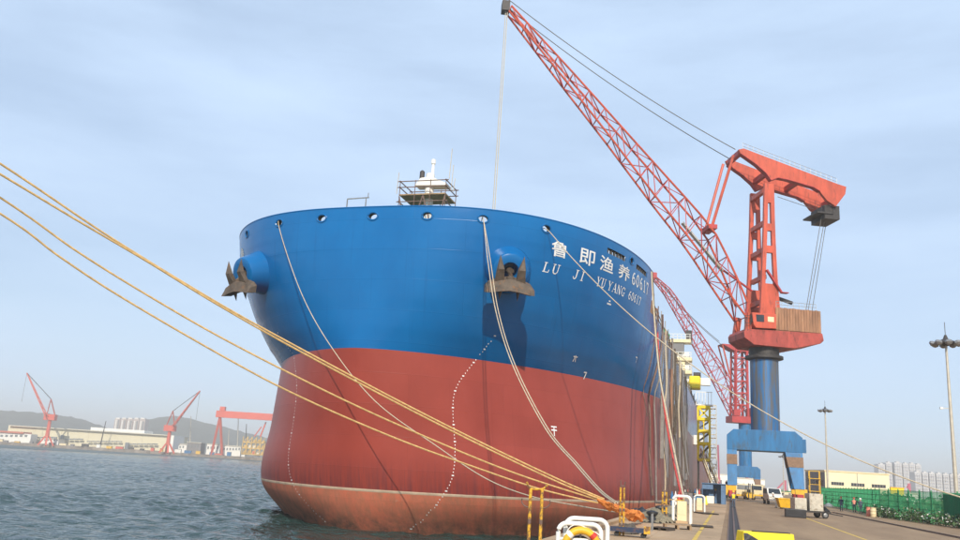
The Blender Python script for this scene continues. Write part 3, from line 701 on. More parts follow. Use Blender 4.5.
def crane_one():
    t = thing('portal_crane', 'tall red slewing crane on a blue portal, its boom reaching over the ship', 'crane', (5.2, 138, QZ), 'portal cranes on the quay')
    pl = Plane(5.2, 138, 23); rz = pl.rz
    portal(t, 5.2, 138, .15, 9.6, 14.0, 10.9, (8.7, 10.2), M_blue)
    MB().lathe([(2.15, 13.9), (2.15, 26.2), (2.05, 26.3), (2.05, 27.0)], (5.2, 138, 0), n=40).build('column', M_bluec, t, smooth=True)
    for k_ in range(9):
        g = 0.3 + k_ * .7
    MB().lathe([(2.2, 25.0), (2.9, 25.2), (2.9, 25.6), (2.2, 25.75)], (5.2, 138, 0), n=40).build('column_flange', M_dark, t, smooth=True)
    MB().lathe([(2.3, 25.7), (2.3, 26.9), (2.6, 27.0), (2.6, 27.3)], (5.2, 138, 0), n=32).build('slewing_ring', M_dark, t, smooth=True)
    # platform
    p = MB(); w = 3.1
    prof = [(4.6, 28.8), (4.5, 27.9), (3.0, 26.9), (-3.6, 26.8), (-7.9, 27.9), (-8.4, 28.4), (-8.2, 29.5), (4.3, 29.3)]
    pl.plate(p, prof, 0, 2 * w); p.build('slewing_platform', M_redp, t, bevel=.05)
    house = MB(); pl.box(house, -8.0, -.65, -2.9, 2.9, 29.3, 33.0); hs = house.build('machinery_house', M_wood, t)
    for s_, r0, r1 in ((1, -8.05, -.6),):
        nb = 16
        for i in range(nb):
            ra = r0 + (r1 - r0) * i / nb; rb_ = r0 + (r1 - r0) * (i + 1) / nb - .04; hj = rnd.uniform(-.05, .03)
            b2 = MB(); pl.box(b2, ra, rb_, 2.93, 3.02 + rnd.uniform(0, .03), 29.55, 33.1 + hj); b2.build('board', M_wood, hs)
    for i in range(12):
        oa = -2.9 + 5.8 * i / 12; b2 = MB(); pl.box(b2, -8.15 - rnd.uniform(0, .03), -8.03, oa, oa + .44, 29.55, 33.1 + rnd.uniform(-.05, .03)); b2.build('board', M_wood, hs)
    rl = MB()
    for i in range(8):
        r_ = -7.4 + 6.6 * i / 7; rl.bar(pl.P(r_, 2.9, 33), pl.P(r_, 2.9, 34.1), .06)
    for z_ in (33.6, 34.1): rl.bar(pl.P(-7.4, 2.9, z_), pl.P(-.8, 2.9, z_), .06)
    rl.build('handrail', M_steel, hs)
    # cabin
    cb = MB(); pl.plate(cb, [(3.2, 30.0), (3.4, 31.9), (-.5, 31.9), (-.5, 29.6), (2.8, 29.5)], 2.45, 2.0); cab = cb.build('cab', M_red, t, bevel=.05)
    g = MB(); pl.plate(g, [(2.7, 30.5), (2.8, 31.6), (1.5, 31.6), (1.5, 30.5)], 3.47, .06); g.build('cab_window', M_glass, cab)
    g = MB(); pl.box(g, 3.26, 3.44, 1.7, 3.2, 30.4, 31.7); g.build('cab_window', M_glass, cab)
    g = MB(); pl.plate(g, [(.9, 30.6), (.9, 31.4), (-.1, 31.4), (-.1, 30.6)], 3.47, .06); g.build('cab_window', M_cream, cab)
    g = MB()
    for z_ in (30.2, 31.4): g.bar(pl.P(4.5, 3.1, z_), pl.P(3.4, 3.1, z_), .07)
    for r_ in (3.5, 4.0, 4.5): g.bar(pl.P(r_, 3.1, 29.0), pl.P(r_, 3.1, 31.4), .07)
    g.build('cab_walkway', M_dark, cab)
    # tower: two pierced side plates with cross beams
    lv = [(184, 764.0, 773.2), (203, 763.6, 773.8), (224, 763.2, 774.3), (231, 763.0, 774.6), (246, 762.5, 775.2), (253, 762.2, 775.5), (272, 761.5, 776.5), (284, 761, 777.3), (318, 759.5, 780)]
    for o_, nm in ((2.6, 'tower_plate'), (-2.6, 'tower_plate')):
        E_ = [(rz(xl, y, 2.6), rz(xr, y, 2.6)) for y, xl, xr in lv]
        E_ = [((a[0], (a[1] + b[1]) / 2), (b[0], (a[1] + b[1]) / 2)) for a, b in E_]
        tp = MB(); th = .55
        lw = .62
        pl.plate(tp, [e[0] for e in E_] + [(e[0][0] - lw, e[0][1]) for e in E_[::-1]], o_, th)
        pl.plate(tp, [e[1] for e in E_] + [(e[1][0] + lw, e[1][1]) for e in E_[::-1]], o_, th)
        for i0, i1 in ((0, 1), (2, 3), (4, 5), (7, 8)):
            a, b, c_, d_ = E_[i0][0], E_[i0][1], E_[i1][1], E_[i1][0]
            pl.plate(tp, [(a[0] - lw + .03, a[1]), (b[0] + lw - .03, b[1]), (c_[0] + lw - .03, c_[1]), (d_[0] - lw + .03, d_[1])], o_, th - .02)
        tw = tp.build(nm, M_red, t)
    for y in (190, 222, 249, 276, 300):
        r_, z_ = rz(763, y, 2.6); cbm = MB(); pl.box(cbm, r_ - .7, r_ - .1, -2.35, 2.35, z_ - .35, z_ + .35); cbm.build('cross_beam', M_red, t)
    ld = MB(); a, b = pl.P(*[rz(776, 303, 0)[0], 0.6, rz(776, 303, 0)[1]]), pl.P(rz(768, 200, 0)[0], .6, rz(768, 200, 0)[1])
    for s_ in (-.25, .25): ld.bar(a + pl.n * s_, b + pl.n * s_, .06)
    for i in range(40): q_ = a + (b - a) * (i / 39); ld.bar(q_ - pl.n * .25, q_ + pl.n * .25, .05)
    ld.build('ladder', M_steel, t)
    st = MB(); a = rz(766, 270, 3); b = rz(781, 293, 3)
    st.bar(pl.P(a[0], 3.2, a[1]), pl.P(b[0], 3.2, b[1]), .5, .25); st.bar(pl.P(b[0], 3.2, b[1]), pl.P(b[0] - 1, 3.2, b[1]), .9, .12); st.build('stair', M_redd, t)
    bl = MB(); a, b = rz(781, 297, 3), rz(795, 302, 3); bl.tube([pl.P(a[0], 2, a[1]), pl.P(b[0], 2, b[1])], .3, 10); bl.build('exhaust_pipe', M_dark, t)
    # balance beam: two girders
    gp = [(738, 150), (743, 149), (837, 184.6), (845.4, 187.3), (844.4, 194.6), (835, 207), (826, 201), (819, 192), (812, 187.8), (785, 180), (776.7, 178.5), (770, 181), (765, 174), (755, 165), (740, 154.5)]
    G = [rz(x, y, 2.6) for x, y in gp]
    for o_ in (2.6, -2.6):
        gb = MB(); pl.plate(gb, G, o_, .6); gd = gb.build('balance_girder', M_red, t, bevel=.04)
        # flange strip along the lower edge
        fl = MB()
        for i in range(7, 14):
            a, b = G[i], G[(i + 1)]; fl.bar(pl.P(a[0], o_, a[1]), pl.P(b[0], o_, b[1]), 1.0, .1)
        fl.build('flange', M_redd, gd)
    for x, y in ((741, 152), (768, 172), (800, 180), (838, 197)):
        r_, z_ = rz(x, y, 2.6); cbm = MB(); pl.box(cbm, r_ - .35, r_ + .35, -2.3, 2.3, z_ - .4, z_ + .4); cbm.build('girder_tie', M_redd, t)
    r_, z_ = rz(833, 203, 2.6); cw = MB(); pl.box(cw, r_ - 1.3, r_ + 1.3, -2.2, 2.2, z_ - 2.6, z_ - .3); cwo = cw.build('counterweight', M_dark, t)
    r2, z2 = rz(818, 216, 0); cw = MB(); pl.box(cw, r2 - 1.4, r2 + 1.4, -2.4, 2.4, z2 - .25, z2)
    for k_ in range(5): q_ = pl.P(r2 - 1.4 + .7 * k_, 2.4, z2); cw.bar(q_, q_ + Vector((0, 0, 1)), .05)
    cw.bar(pl.P(r2 - 1.4, 2.4, z2 + 1), pl.P(r2 + 1.4, 2.4, z2 + 1), .05); cw.build('pulley_platform', M_dark, t)
    hr = MB(); a, b = rz(743, 149, 2.6), rz(837, 184.6, 2.6); A_, B_ = pl.P(a[0], 2.5, a[1]), pl.P(b[0], 2.5, b[1])
    for i in range(19): q_ = A_ + (B_ - A_) * (i / 18); hr.bar(q_, q_ + Vector((0, 0, 1.1)), .05)
    for h_ in (.55, 1.1): hr.bar(A_ + Vector((0, 0, h_)), B_ + Vector((0, 0, h_)), .05)
    hr.build('handrail', M_steel, t)
    # boom
    hd = MB(); a = rz(506, 6, 0); pl.box(hd, a[0] - .6, a[0] + .7, -.85, .85, a[1] - 1.2, a[1] + .6)
    boom = hd.build('boom', M_dark, t)
    top = [rz(x, y, 1.3) for x, y in ((512, 4), (570, 69), (628.7, 135), (686.7, 200), (712, 229), (729, 264), (745, 303))]
    bot = [rz(x, y, 1.3) for x, y in ((509.5, 9), (556, 68), (608.7, 135), (657.8, 200), (693, 244), (720, 284), (744, 318))]
    lattice(boom, pl, top, bot, [(0, .75), (.25, 1.25), (.6, 1.45), (.75, 1.6), (1, 2.2)], 16, .17, .13, M_red, M_redd)
    for o_ in (-2.2, 2.2):
        f = MB(); a, b = rz(744, 316, 0), rz(741, 334, 0); f.bar(pl.P(a[0], o_, a[1]), pl.P(b[0], o_, b[1] - .3), .8, .9); f.build('boom_foot', M_red, boom)
    wk = MB(); a, b = rz(682, 222, 0), rz(722, 270, 0)
    for s_ in (-.45, .45): wk.bar(pl.P(a[0], s_, a[1]), pl.P(b[0], s_, b[1]), .08)
    wk.bar(pl.P(a[0], 0, a[1] - .2), pl.P(b[0], 0, b[1] - .2), .9, .08); wk.build('boom_walkway', M_galv, boom)
    kn = rz(712, 227, 1.3); kb = MB(); pl.box(kb, kn[0] - .7, kn[0] + .7, -1.8, 1.8, kn[1] - .35, kn[1] + .35); kb.build('tie_bracket', M_redd, boom)
    fr = rz(737, 158, 2.6)
    for o_, oo in ((2.1, 1.5), (-2.1, -1.5)): MB().tube([pl.P(fr[0] + .4, o_, fr[1] + .6), pl.P(kn[0], oo, kn[1] + .3)], .24, 8).build('tie_rod', M_red, t, smooth=True)
    pv = rz(720, 268, 0); ps = rz(752, 291, 0); MB().tube([pl.P(pv[0], 0, pv[1]), pl.P(ps[0], 0, ps[1])], .18, 8).build('luffing_screw', M_redd, t)
    # ropes
    tp_ = rz(508, 4, 0); fe = rz(733, 155, 0)
    for o_, dz in ((.5, .6), (-.5, -.4)): MB().tube(sagline(pl.P(tp_[0], o_ * .8, tp_[1] + dz), pl.P(fe[0], o_ * 2, fe[1] + dz), 1.2, 20), .075, 5).build('luff_rope', M_wire, t)
    hk = pl.P(tp_[0] + .2, .3, tp_[1] - 1)
    foot = atY(493.5, 206, hk.y - .6); hook_z = ZD + 1.0
    for dx in (-.16, .16): MB().tube([hk + Vector((dx, 0, 0)), Vector((foot.x + dx, foot.y, hook_z + .8))], .085, 5).build('hoist_rope', M_galv, t)
    MB().lathe([(.2, 0), (.45, .2), (.45, .9), (.15, 1.1)], (foot.x, foot.y, hook_z - .2), n=10).build('hook_block', M_yel, t)
    for (xa, ya, xb, yb, o_) in ((822, 214, 806, 310, 1.2), (826, 212, 808, 311, .4), (828, 211, 812, 311, -.5)):
        a, b = rz(xa, ya, o_), rz(xb, yb, o_); MB().tube([pl.P(a[0], o_, a[1]), pl.P(b[0], o_, b[1])], .055, 4).build('counterweight_rope', M_wire, t)
    a, b = rz(776, 192, 0), rz(812, 210, 0); MB().tube([pl.P(a[0], .5, a[1] - 1), pl.P(b[0], .5, b[1])], .05, 4).build('counterweight_rope', M_wire, t)
    # portal access platform at the right leg
    ac = MB()
    for z_ in (5.4, 7.2): ac.obox((10.9, 133.2, z_), (1.6, 0, 0), (0, 1.6, 0), (0, 0, .08))
    for x in (11.0, 12.4):
        for y in (133.3, 134.7): ac.bar((x, y, QZ), (x, y, 8.3), .08)
    ac.bar((11.0, 133.3, 8.3), (12.4, 133.3, 8.3), .06); ac.bar((11.0, 133.3, 6.4), (12.4, 133.3, 6.4), .06); ac.build('access_platform', M_yel, t)
    MB().box((10.64, 137, 10.95), (.56, .9, 2.0)).build('cable_box', M_blue, t)
    return t
crane_one()

def crane_two():
    t = thing('portal_crane', 'smaller looking far crane with a red lattice mast behind the big crane column', 'crane', (5.2, 330, QZ), 'portal cranes on the quay')
    pl = Plane(5.2, 330, 23); rz = pl.rz
    portal(t, 5.2, 330, .15, 9.6, 12.6, 8.6, (6.2, 8.2), M_blue)
    MB().lathe([(2.3, 12.5), (2.3, 29.2)], (5.2, 330, 0), n=24).build('column', M_blue, t, smooth=True)
    h = MB(); z0 = rz(745, 422, 0)[1]; pl.box(h, -8, 6.2, -3, 3, z0 - .6, z0 + 1.8); hs = h.build('slewing_platform', M_redd, t)
    h = MB(); pl.box(h, -8, -1.5, -2.8, 2.8, z0 + 1.9, z0 + 5.2); h.build('machinery_house', M_redd, t)
    h = MB(); pl.box(h, 3.0, 5.5, 1.2, 3.2, z0 + 1.9, z0 + 4.2); h.build('cab', M_redd, t)
    # lattice mast
    zt = rz(745, 347, 0)[1]
    C4 = []
    for r_, o_ in ((4.6, 2.3), (4.6, -2.3), (-.2, 2.3), (-.2, -2.3)):
        k_ = .8; a, b = pl.P(r_, o_, z0 + 1.6), pl.P(r_ * .9, o_ * .9, zt); C4.append((a, b)); MB().bar(a, b, .8).build('mast_post', M_redd, t)
    for i in range(7):
        f = i / 6
        for (p_, q_) in ((0, 1), (0, 2), (1, 3), (2, 3)):
            a = C4[p_][0] + (C4[p_][1] - C4[p_][0]) * f; b = C4[q_][0] + (C4[q_][1] - C4[q_][0]) * f; MB().bar(a, b, .4).build('mast_brace', M_redd, t)
            if i < 6:
                b2 = C4[q_][0] + (C4[q_][1] - C4[q_][0]) * (f + 1 / 6); MB().bar(a, b2, .3).build('mast_brace', M_redd, t)
    bm = MB(); pl.plate(bm, [(9.5, zt + .2), (-3, zt + .2), (-9, zt - 3.2), (-9, zt - 4.5), (-3, zt - 2.2), (5, zt - 2)], 0, 4.8); bm.build('balance_beam', M_redd, t)
    hd = MB(); a = rz(653, 276, 0); pl.box(hd, a[0] - 1.2, a[0] + 1.2, -1.2, 1.2, a[1] - 1, a[1] + 1.2); boom = hd.build('boom', M_redd, t)
    top = [rz(x, y, 1.4) for x, y in ((655, 275), (672, 290), (688, 315), (727, 373), (743, 415))]
    bot = [rz(x, y, 1.4) for x, y in ((654, 278), (666, 293), (680, 317), (712, 374), (735, 419))]
    lattice(boom, pl, top, bot, [(0, .8), (.3, 1.6), (1, 1.9)], 16, .22, .17, M_redd, M_redd)
    kn = rz(728, 375, 0); fr = (9.3, zt)
    for o_ in (-2, 2): MB().tube([pl.P(fr[0], o_, fr[1]), pl.P(kn[0], o_ * .8, kn[1])], .3, 6).build('tie_rod', M_red, t)
    for o_, dz in ((1, 0), (-1, 1.5)): MB().tube(sagline(pl.P(a[0], o_, a[1] + dz), pl.P(fr[0], o_, fr[1] + dz), 1.5, 16), .11, 4).build('luff_rope', M_wire, t)
    for o_ in (-.4, .4): p = pl.P(a[0], o_, a[1] - 1); MB().tube([p, p - Vector((0, 0, 34))], .09, 4).build('hoist_rope', M_wire, t)
    return t
crane_two()

# ------------------------------------------------------------------ ship: deck house, rails, aft works
def sp(name, mb, m, par=None, **k_): return mb.build(name, m, par or ship, **k_)
mp0 = atY(428, 207, 84.0); mx, my = mp0.x, 84.0
mh = thing('foremast', 'white foremast with scaffold platform standing on the forecastle', 'mast', (mx, my, ZD))
MB().lathe([(1.0, ZD), (1.0, ZD + 3.6), (.8, ZD + 3.8)], (mx, my, 0), n=16).build('mast_trunk', M_white, mh, smooth=True)
pz = ZD + 5.3
zp = atY(428, 196, my).z
MB().lathe([(.55, ZD + 3.7), (.5, zp + 2.6)], (mx, my, 0), n=12).build('mast_tube', M_white, mh, smooth=True)
sc_ = MB(); x0, x1 = atY(406, 190, my).x, atY(451, 190, my).x; y0, y1 = my - 1.8, my + 1.8
MB().obox((x0, y0, zp - .45), (x1 - x0, 0, 0), (0, y1 - y0, 0), (0, 0, .15)).build('scaffold_deck', M_plank, mh)
M_scaf = mat('scaffold_tube', (0.16, 0.10, 0.08), 0.6, metal=.3, var=.3)
for x in (x0, (x0 * 2 + x1) / 3, (x0 + 2 * x1) / 3, x1):
    for y in (y0, y1): MB().tube([(x, y, ZD), (x, y, zp + 1.3)], .05, 5).build('scaffold_pole', M_scaf, mh)
for z in (zp + .5, zp + 1.2, zp - 1.2):
    for y in (y0, y1): MB().bar((x0 - .3, y, z), (x1 + .3, y, z), .09).build('scaffold_rail', M_scaf, mh)
    for x in (x0, x1): MB().bar((x, y0 - .2, z), (x, y1 + .2, z), .09).build('scaffold_rail', M_scaf, mh)
for a, b in (((x0, y0, zp - .6), (mx - .6, y0, ZD)), ((x1, y0, zp - .6), (mx + .6, y0, ZD)), ((x0, y0, ZD), (mx, y0, zp - .5)), ((x1, y0, ZD + 1), (mx, y0, zp - .5))): MB().bar(a, b, .12).build('scaffold_brace', M_scaf, mh)
zc = atY(428, 181, my).z
MB().prism([(mx - 1.5, my - .8, zc - .75), (mx + 2.2, my - .8, zc - .85), (mx + 2.3, my - .8, zc - .65), (mx + .3, my - .8, zc + .25), (mx - .9, my - .8, zc + .1)], (0, 1.6, 0)).build('mast_top_platform', M_white, mh)
zt_ = atY(430, 160, my).z
MB().lathe([(.22, zc), (.16, zt_ - .6), (.26, zt_ - .5), (.26, zt_)], (mx + .25, my, 0), n=8).build('mast_pole', M_white, mh)
MB().lathe([(.3, 0), (.3, .8), (.1, 1.0)], (mx - .9, my - .3, zc + .2), n=8).build('mast_light', M_dark, mh)
for dx, h_, w_ in ((-4.2 * .5 - 1.9, 2.6, .05), (x1 - mx, 3.2, .05), (2.3, 3.6, .05), (2.9, 1.6, .05)): MB().bar((mx + dx, my, zp + (.4 if dx > 2.5 or dx < -2 else 2.0)), (mx + dx + .1, my, zp + h_ + (.4 if dx > 2.5 or dx < -2 else 2.0)), .07).build('antenna', M_galv, mh)
for dx in (-2.2, 1.9): MB().lathe([(.45, ZD), (.45, ZD + 1.9), (.2, ZD + 2.15)], (mx + dx, my - .6, 0), n=10).build('vent', mat('vent_green', (.03, .25, .17), .5), mh)
# little railing on the forecastle
ra_, rb_ = atY(347.5, 199, 72), atY(369, 197.5, 72); rl = MB()
rl.bar(ra_, rb_, .10); rl.bar((ra_.x, 72, ZD), ra_, .09); rl.bar((rb_.x - .3, 72, ZD), (rb_.x - .3, 72, rb_.z), .09); rl.bar(rb_ + Vector((-.1, 0, .5)), rb_ + Vector((-.1, 0, 0)), .06)
sp('pipe_rail', rl, M_steel)
hb_ = hull_px(563, 224); 
hh = MB(); hy = 78.0; c0 = atY(566, 221, 72.5); hh.tube([(c0.x - .5, 72.5, ZD), (c0.x - .5, 72.5, ZT + .3), (c0.x + .5, 72.5, ZT + .25), (c0.x + .5, 72.5, ZD)], .06, 5); sp('davit_hoop', hh, M_steel)
# deck-edge rail, staging and stanchions along the main deck
XS = CX + HB
M_hosegrey = mat('grey_hose', (.22, .20, .18), .7, var=.2)
for i in range(44):
    y = 89 + i * 3.2; h_ = rnd.choice((1.2, 1.2, 1.6, 2.3)); sp('stanchion', MB().bar((XS - .15, y, MAIN - .1), (XS - .15 + rnd.uniform(-.05, .05), y, MAIN + h_), .12), rnd.choice((M_scaf, M_scaf, M_steel)))
for z_ in (.6, 1.15): sp('deck_rail', MB().bar((XS - .15, 88, MAIN + z_), (XS - .15, 235, MAIN + z_), .08), M_scaf)
for i, y in enumerate((93, 99, 106, 116, 124, 138, 150, 170, 190)):
    cc = rnd.choice((M_wood, M_brown, M_scaf, M_cream)); bx = MB().box((XS - 1.6, y, MAIN - .08), (2.2, 2.6, rnd.uniform(1.0, 2.6))); sp('deck_crate', bx, cc, bevel=.04)
gp_ = MB(); gp_.lathe([(.1, 0), (.9, .4), (1.0, 1.2), (.5, 2.0), (.1, 2.2)], (XS - 1.4, 118, MAIN + 1.5), n=10); sp('green_tarp', gp_, M_green)
# aft superstructure with bridge wings
SY = 228.0
def wpt(x, y): return atY(x, y, SY)
xa, xb = XS - 24, XS - .6
lev = [wpt(683, y).z for y in (336, 354, 367, 381)]
sup = sp('superstructure', MB().obox((xa, SY, MAIN - .1), (xb - xa - 2.2, 0, 0), (0, 18, 0), (0, 0, lev[1] - MAIN + .5)), M_white, bevel=.1)
for i, z in enumerate(lev):
    xr = wpt((691, 692, 692, 690)[i], 350).x
    fl = sp('bridge_wing', MB().obox((xa, SY - 1.6 - .1 * i, z - 2.0), (xr - xa, 0, 0), (0, 4, 0), (0, 0, .9)), M_cream, bevel=.05)
    rr = MB()
    for k_ in range(9): x = xr - .2 - k_ * 1.1; rr.bar((x, SY - 1.5, z - 1.1), (x, SY - 1.5, z + .3), .12)
    for h_ in (-.4, .3): rr.bar((xr - 9, SY - 1.5, z + h_), (xr, SY - 1.5, z + h_), .12)
    sp('wing_rail', rr, M_white, fl)
    w_ = MB()
    for k_ in range(6): w_.obox((xr - 3.4 - 1.7 * k_, SY - 2.0, z - 3.6), (1.0, 0, 0), (0, .5, 0), (0, 0, 1.0))
    ww = sp('wheelhouse_front', MB().obox((xr - 13, SY - 1.2, z - 4.6), (11.2, 0, 0), (0, 2, 0), (0, 0, 2.6)), M_cream if i % 2 else M_greyw, fl)
sp('funnel', MB().obox((wpt(685, 340).x, SY + 3, lev[0] - 1.5), (1.6, 0, 0), (0, 2, 0), (0, 0, 3.6)), M_dark, sup)
# yellow boat and davits on the side
by = 190.0; bp0, bp1 = atY(689, 390, by), atY(703, 376, by)
bt = sp('lifeboat_davit', MB().obox((bp0.x, by, bp0.z + .4), (bp1.x - bp0.x - .6, 0, 0), (0, 4, 0), (0, 0, 2.8)), M_yelb, bevel=.3)
sp('davit_arm', MB().bar((bp0.x - 3, by, bp0.z + 1.5), (bp0.x + .3, by, bp0.z + 1.5), .5), M_yelb, bt)
sp('davit_drum', MB().lathe([(.6, 0), (.6, 1.6)], (bp0.x + .9, by + 1, bp1.z + .3), (1, 0, 0), 12), M_dark, bt)
sp('davit_box', MB().obox((bp1.x - .5, by + .5, bp0.z + 1.2), (2.0, 0, 0), (0, 1.5, 0), (0, 0, 1.6)), M_white, bt)
sp('side_platform', MB().obox((XS + .02, 186, 13.5), (1.9, 0, 0), (0, 5, 0), (0, 0, 2.0)), M_white)
# rubbing fenders, staging boards and hoses hanging down the berthed side
ORD = ['first', 'second', 'third', 'fourth', 'fifth', 'sixth', 'seventh', 'eighth', 'ninth', 'tenth', 'eleventh', 'twelfth', 'thirteenth', 'fourteenth', 'fifteenth', 'sixteenth', 'seventeenth', 'eighteenth', 'nineteenth', 'twentieth', 'twenty-first', 'twenty-second', 'twenty-third', 'twenty-fourth']
for i in range(24):
    y = 90.5 + i * 2.7 + rnd.uniform(-.6, .6); z0 = MAIN + rnd.uniform(.2, 1.3); z1 = rnd.choice((3.4, 4.5, 7, 9, 12)) + rnd.uniform(-.6, .6)
    r_ = rnd.choice((.05, .06, .09, .13)); mm = rnd.choice((M_roped, M_greyw, M_scaf, M_roped, M_ropew, M_black, M_scaf, M_hosegrey, M_roped)); hx = CX + hhalf(y, 20) + .12
    pts = [Vector((CX + hhalf(y, z) + .12 + .10 * math.sin(z * .6 + i) + r_ + (.9 * (1 - (z - z1) / (z0 - z1)) ** 2 if i % 3 == 0 else .1), y + .25 * math.sin(z * .25 + i * 2), z)) for z in np.linspace(z0, z1, 16)]
    tag(MB().tube(pts, r_, 5).build('hanging_line', mm), '%s line hanging down the berthed ship side, %s from the bow' % ({'dark_rope': 'dark brown', 'grey_wall': 'grey', 'scaffold_tube': 'rusty', 'pale_rope': 'pale tan', 'black_rubber': 'black', 'grey_steel': 'light grey', 'grey_hose': 'dull grey'}[mm.name], ORD[i]), 'hose', 'lines hanging down the ship side')
for i, (y, z0, z1, w_) in enumerate(((97, 8, 15, .8), (104, 6, 19, 1.1), (112, 9, 20, 1.0), (121, 5, 16, 1.4), (131, 7, 20, 1.2), (143, 5, 18, 1.6), (152, 6, 19, 1.5))):
    st = sp('staging_screen', MB().obox((XS + .03, y, z0), (.35, 0, 0), (0, w_, 0), (0, 0, z1 - z0)), rnd.choice((M_greyw, M_hosegrey, M_wood, M_greyw)))

# ------------------------------------------------------------------ gangway tower and stair on the quay
gy = 163.0
def gw(x, y): return atY(x, y, gy)
g0, g1 = gw(698, 460), gw(709.5, 407)
tw = thing('gangway_tower', 'yellow three storey gangway tower standing against the ship side', 'gangway', ((g0.x + g1.x) / 2, gy, QZ))
zz = [gw(703, y).z for y in (460, 443.5, 431, 419, 407)]
for x in (g0.x, g1.x):
    for y in (gy, gy + 2.4):
        MB().bar((x, y, zz[0]), (x, y, zz[4]), .34).build('post', M_yelb, tw); MB().bar((x, y, QZ), (x, y, zz[0]), .28).build('lower_post', M_dark, tw)
for z in zz:
    for y in (gy - .03, gy + 2.43): MB().bar((g0.x, y, z), (g1.x, y, z), .36, .5).build('ring_beam', M_yelb, tw)
    for x in (g0.x, g1.x): MB().bar((x, gy, z), (x, gy + 2.4, z), .2, .4).build('ring_beam', M_yelb, tw)
for a, b in (((g0.x, zz[3]), (g1.x, zz[4])), ((g1.x, zz[3]), (g0.x, zz[4]))): MB().bar((a[0], gy, a[1]), (b[0], gy, b[1]), .3).build('diagonal', M_yelb, tw)
for i in range(3):
    xm = (g0.x + g1.x) / 2; MB().bar((xm, gy, zz[i]), (xm, gy, zz[i + 1]), .16).build('mullion', M_yelb, tw)
    for xx0, xx1 in ((g0.x, xm), (xm, g1.x)):
        pts = [Vector((xx0 + (xx1 - xx0) * (.5 - .5 * math.cos(g)), gy, zz[i + 1] - .9 + .65 * math.sin(g))) for g in np.linspace(0, math.pi, 9)]; MB().tube(pts, .09, 4).build('arch', M_yelb, tw)
    MB().obox((g0.x + .1, gy + .1, zz[i] + .2), (g1.x - g0.x - .2, 0, 0), (0, 2.2, 0), (0, 0, .1)).build('landing', M_steel, tw)
    MB().bar((g0.x, gy + .1, zz[i] + .3), (g1.x, gy + 2.2, zz[i + 1] - .2), .7, .1).build('stair_flight', M_steel, tw)
top_ = gw(701, 400); MB().obox((g0.x - .4, gy, zz[4] + .3), (g1.x - g0.x + 1.0, 0, 0), (0, 2.6, 0), (0, 0, .2)).build('top_platform', M_white, tw)
for k_ in range(6): MB().bar((g0.x - .3 + k_ * .55, gy, zz[4] + .4), (g0.x - .3 + k_ * .55, gy, zz[4] + 2.8), .1).build('top_rail', M_white, tw)
MB().bar((g0.x - .4, gy, zz[4] + 2.8), (g0.x + 2.6, gy, zz[4] + 2.8), .12).build('top_rail', M_white, tw)
# long white accommodation ladder down to the quay
la, lb = atY(703.5, 455, 166), atY(719, 497, 150); lb.z = max(lb.z, QZ + .1)
lad = thing('accommodation_ladder', 'pale aluminium boarding stair sloping down behind the blue shelter', 'stair', (lb.x, lb.y, QZ))
d = Vector((lb.x - la.x, lb.y - la.y, lb.z - la.z)); w_ = Vector((.5, .5, 0))
for s_ in (-1, 1): MB().bar(la + w_ * s_, lb + w_ * s_, .18, .55).build('stringer', M_cream, lad); MB().bar(la + w_ * s_ + Vector((0, 0, 1.2)), lb + w_ * s_ + Vector((0, 0, 1.2)), .12).build('handrail', M_cream, lad)
for i in range(24): q_ = la + d * (i / 23); MB().bar(q_ - w_, q_ + w_, .3, .08).build('tread', M_steel, lad)
for s_ in (-1, 1):
    for i in range(8): q_ = la + d * (i / 7) + w_ * s_; MB().bar(q_, q_ + Vector((0, 0, 1.2)), .09).build('baluster', M_cream, lad)
# second scaffold stair behind, far
ft = thing('scaffold_stair_tower', 'thin pale scaffold stair tower behind the yellow gangway tower', 'scaffold', (atY(713, 480, 210).x, 210, QZ))
fx0, fx1 = atY(709.5, 470, 210).x, atY(716.5, 470, 210).x; ztop = atY(712, 405, 210).z
for x in (fx0, fx1):
    for y in (210, 212): MB().bar((x, y, QZ), (x, y, ztop), .16).build('pole', M_galv, ft)
nlev = 9
for i in range(1, nlev + 1):
    z = QZ + (ztop - QZ) * i / nlev
    for y in (210, 212): MB().bar((fx0, y, z), (fx1, y, z), .16).build('ledger', M_galv, ft)
    MB().obox((fx0, 210, z - .9), (fx1 - fx0, 0, 0), (0, 2, 0), (0, 0, .12)).build('board', M_plank, ft)
    z2 = QZ + (ztop - QZ) * (i - 1) / nlev; MB().bar((fx0, 210, z2), (fx1, 210, z), .12).build('diagonal', M_yel if i < 4 else M_galv, ft)

# ------------------------------------------------------------------ mooring lines
def rope(pts, r, m, label, name='mooring_rope', n=90):
    return tag(MB().tube(spline(pts, n), r, 6).build(name, m, smooth=True), label, 'rope', 'mooring ropes at the bow')
BX = -5.4; BUN = atX(603, 501, BX); bD = (BUN - O).dot(CM @ Vector((0, 0, -1)))
def pr(pxs, d0, d1):                      # pixel run with the depth running from d0 to d1
    xs = [p[0] for p in pxs]; return [atD(x, y, d0 + (d1 - d0) * (x - xs[0]) / (xs[-1] - xs[0])) for x, y in pxs]
DL = bD - 9
rope(pr([(-420, -110), (-200, 37), (0, 163.5), (110, 237), (213, 300), (290, 343), (395, 399), (480, 442), (560, 480), (604, 499)], DL - 8, bD), .036, M_rope, 'uppermost of the four tan ropes crossing from the left edge')
rope(pr([(-420, -85), (-200, 54), (0, 174), (80, 222), (148, 262), (213, 302), (290, 346), (395, 402), (480, 445), (560, 483), (604, 500.5)], DL - 9, bD), .036, M_rope, 'second tan rope from the top at the left edge, twinned with the uppermost')
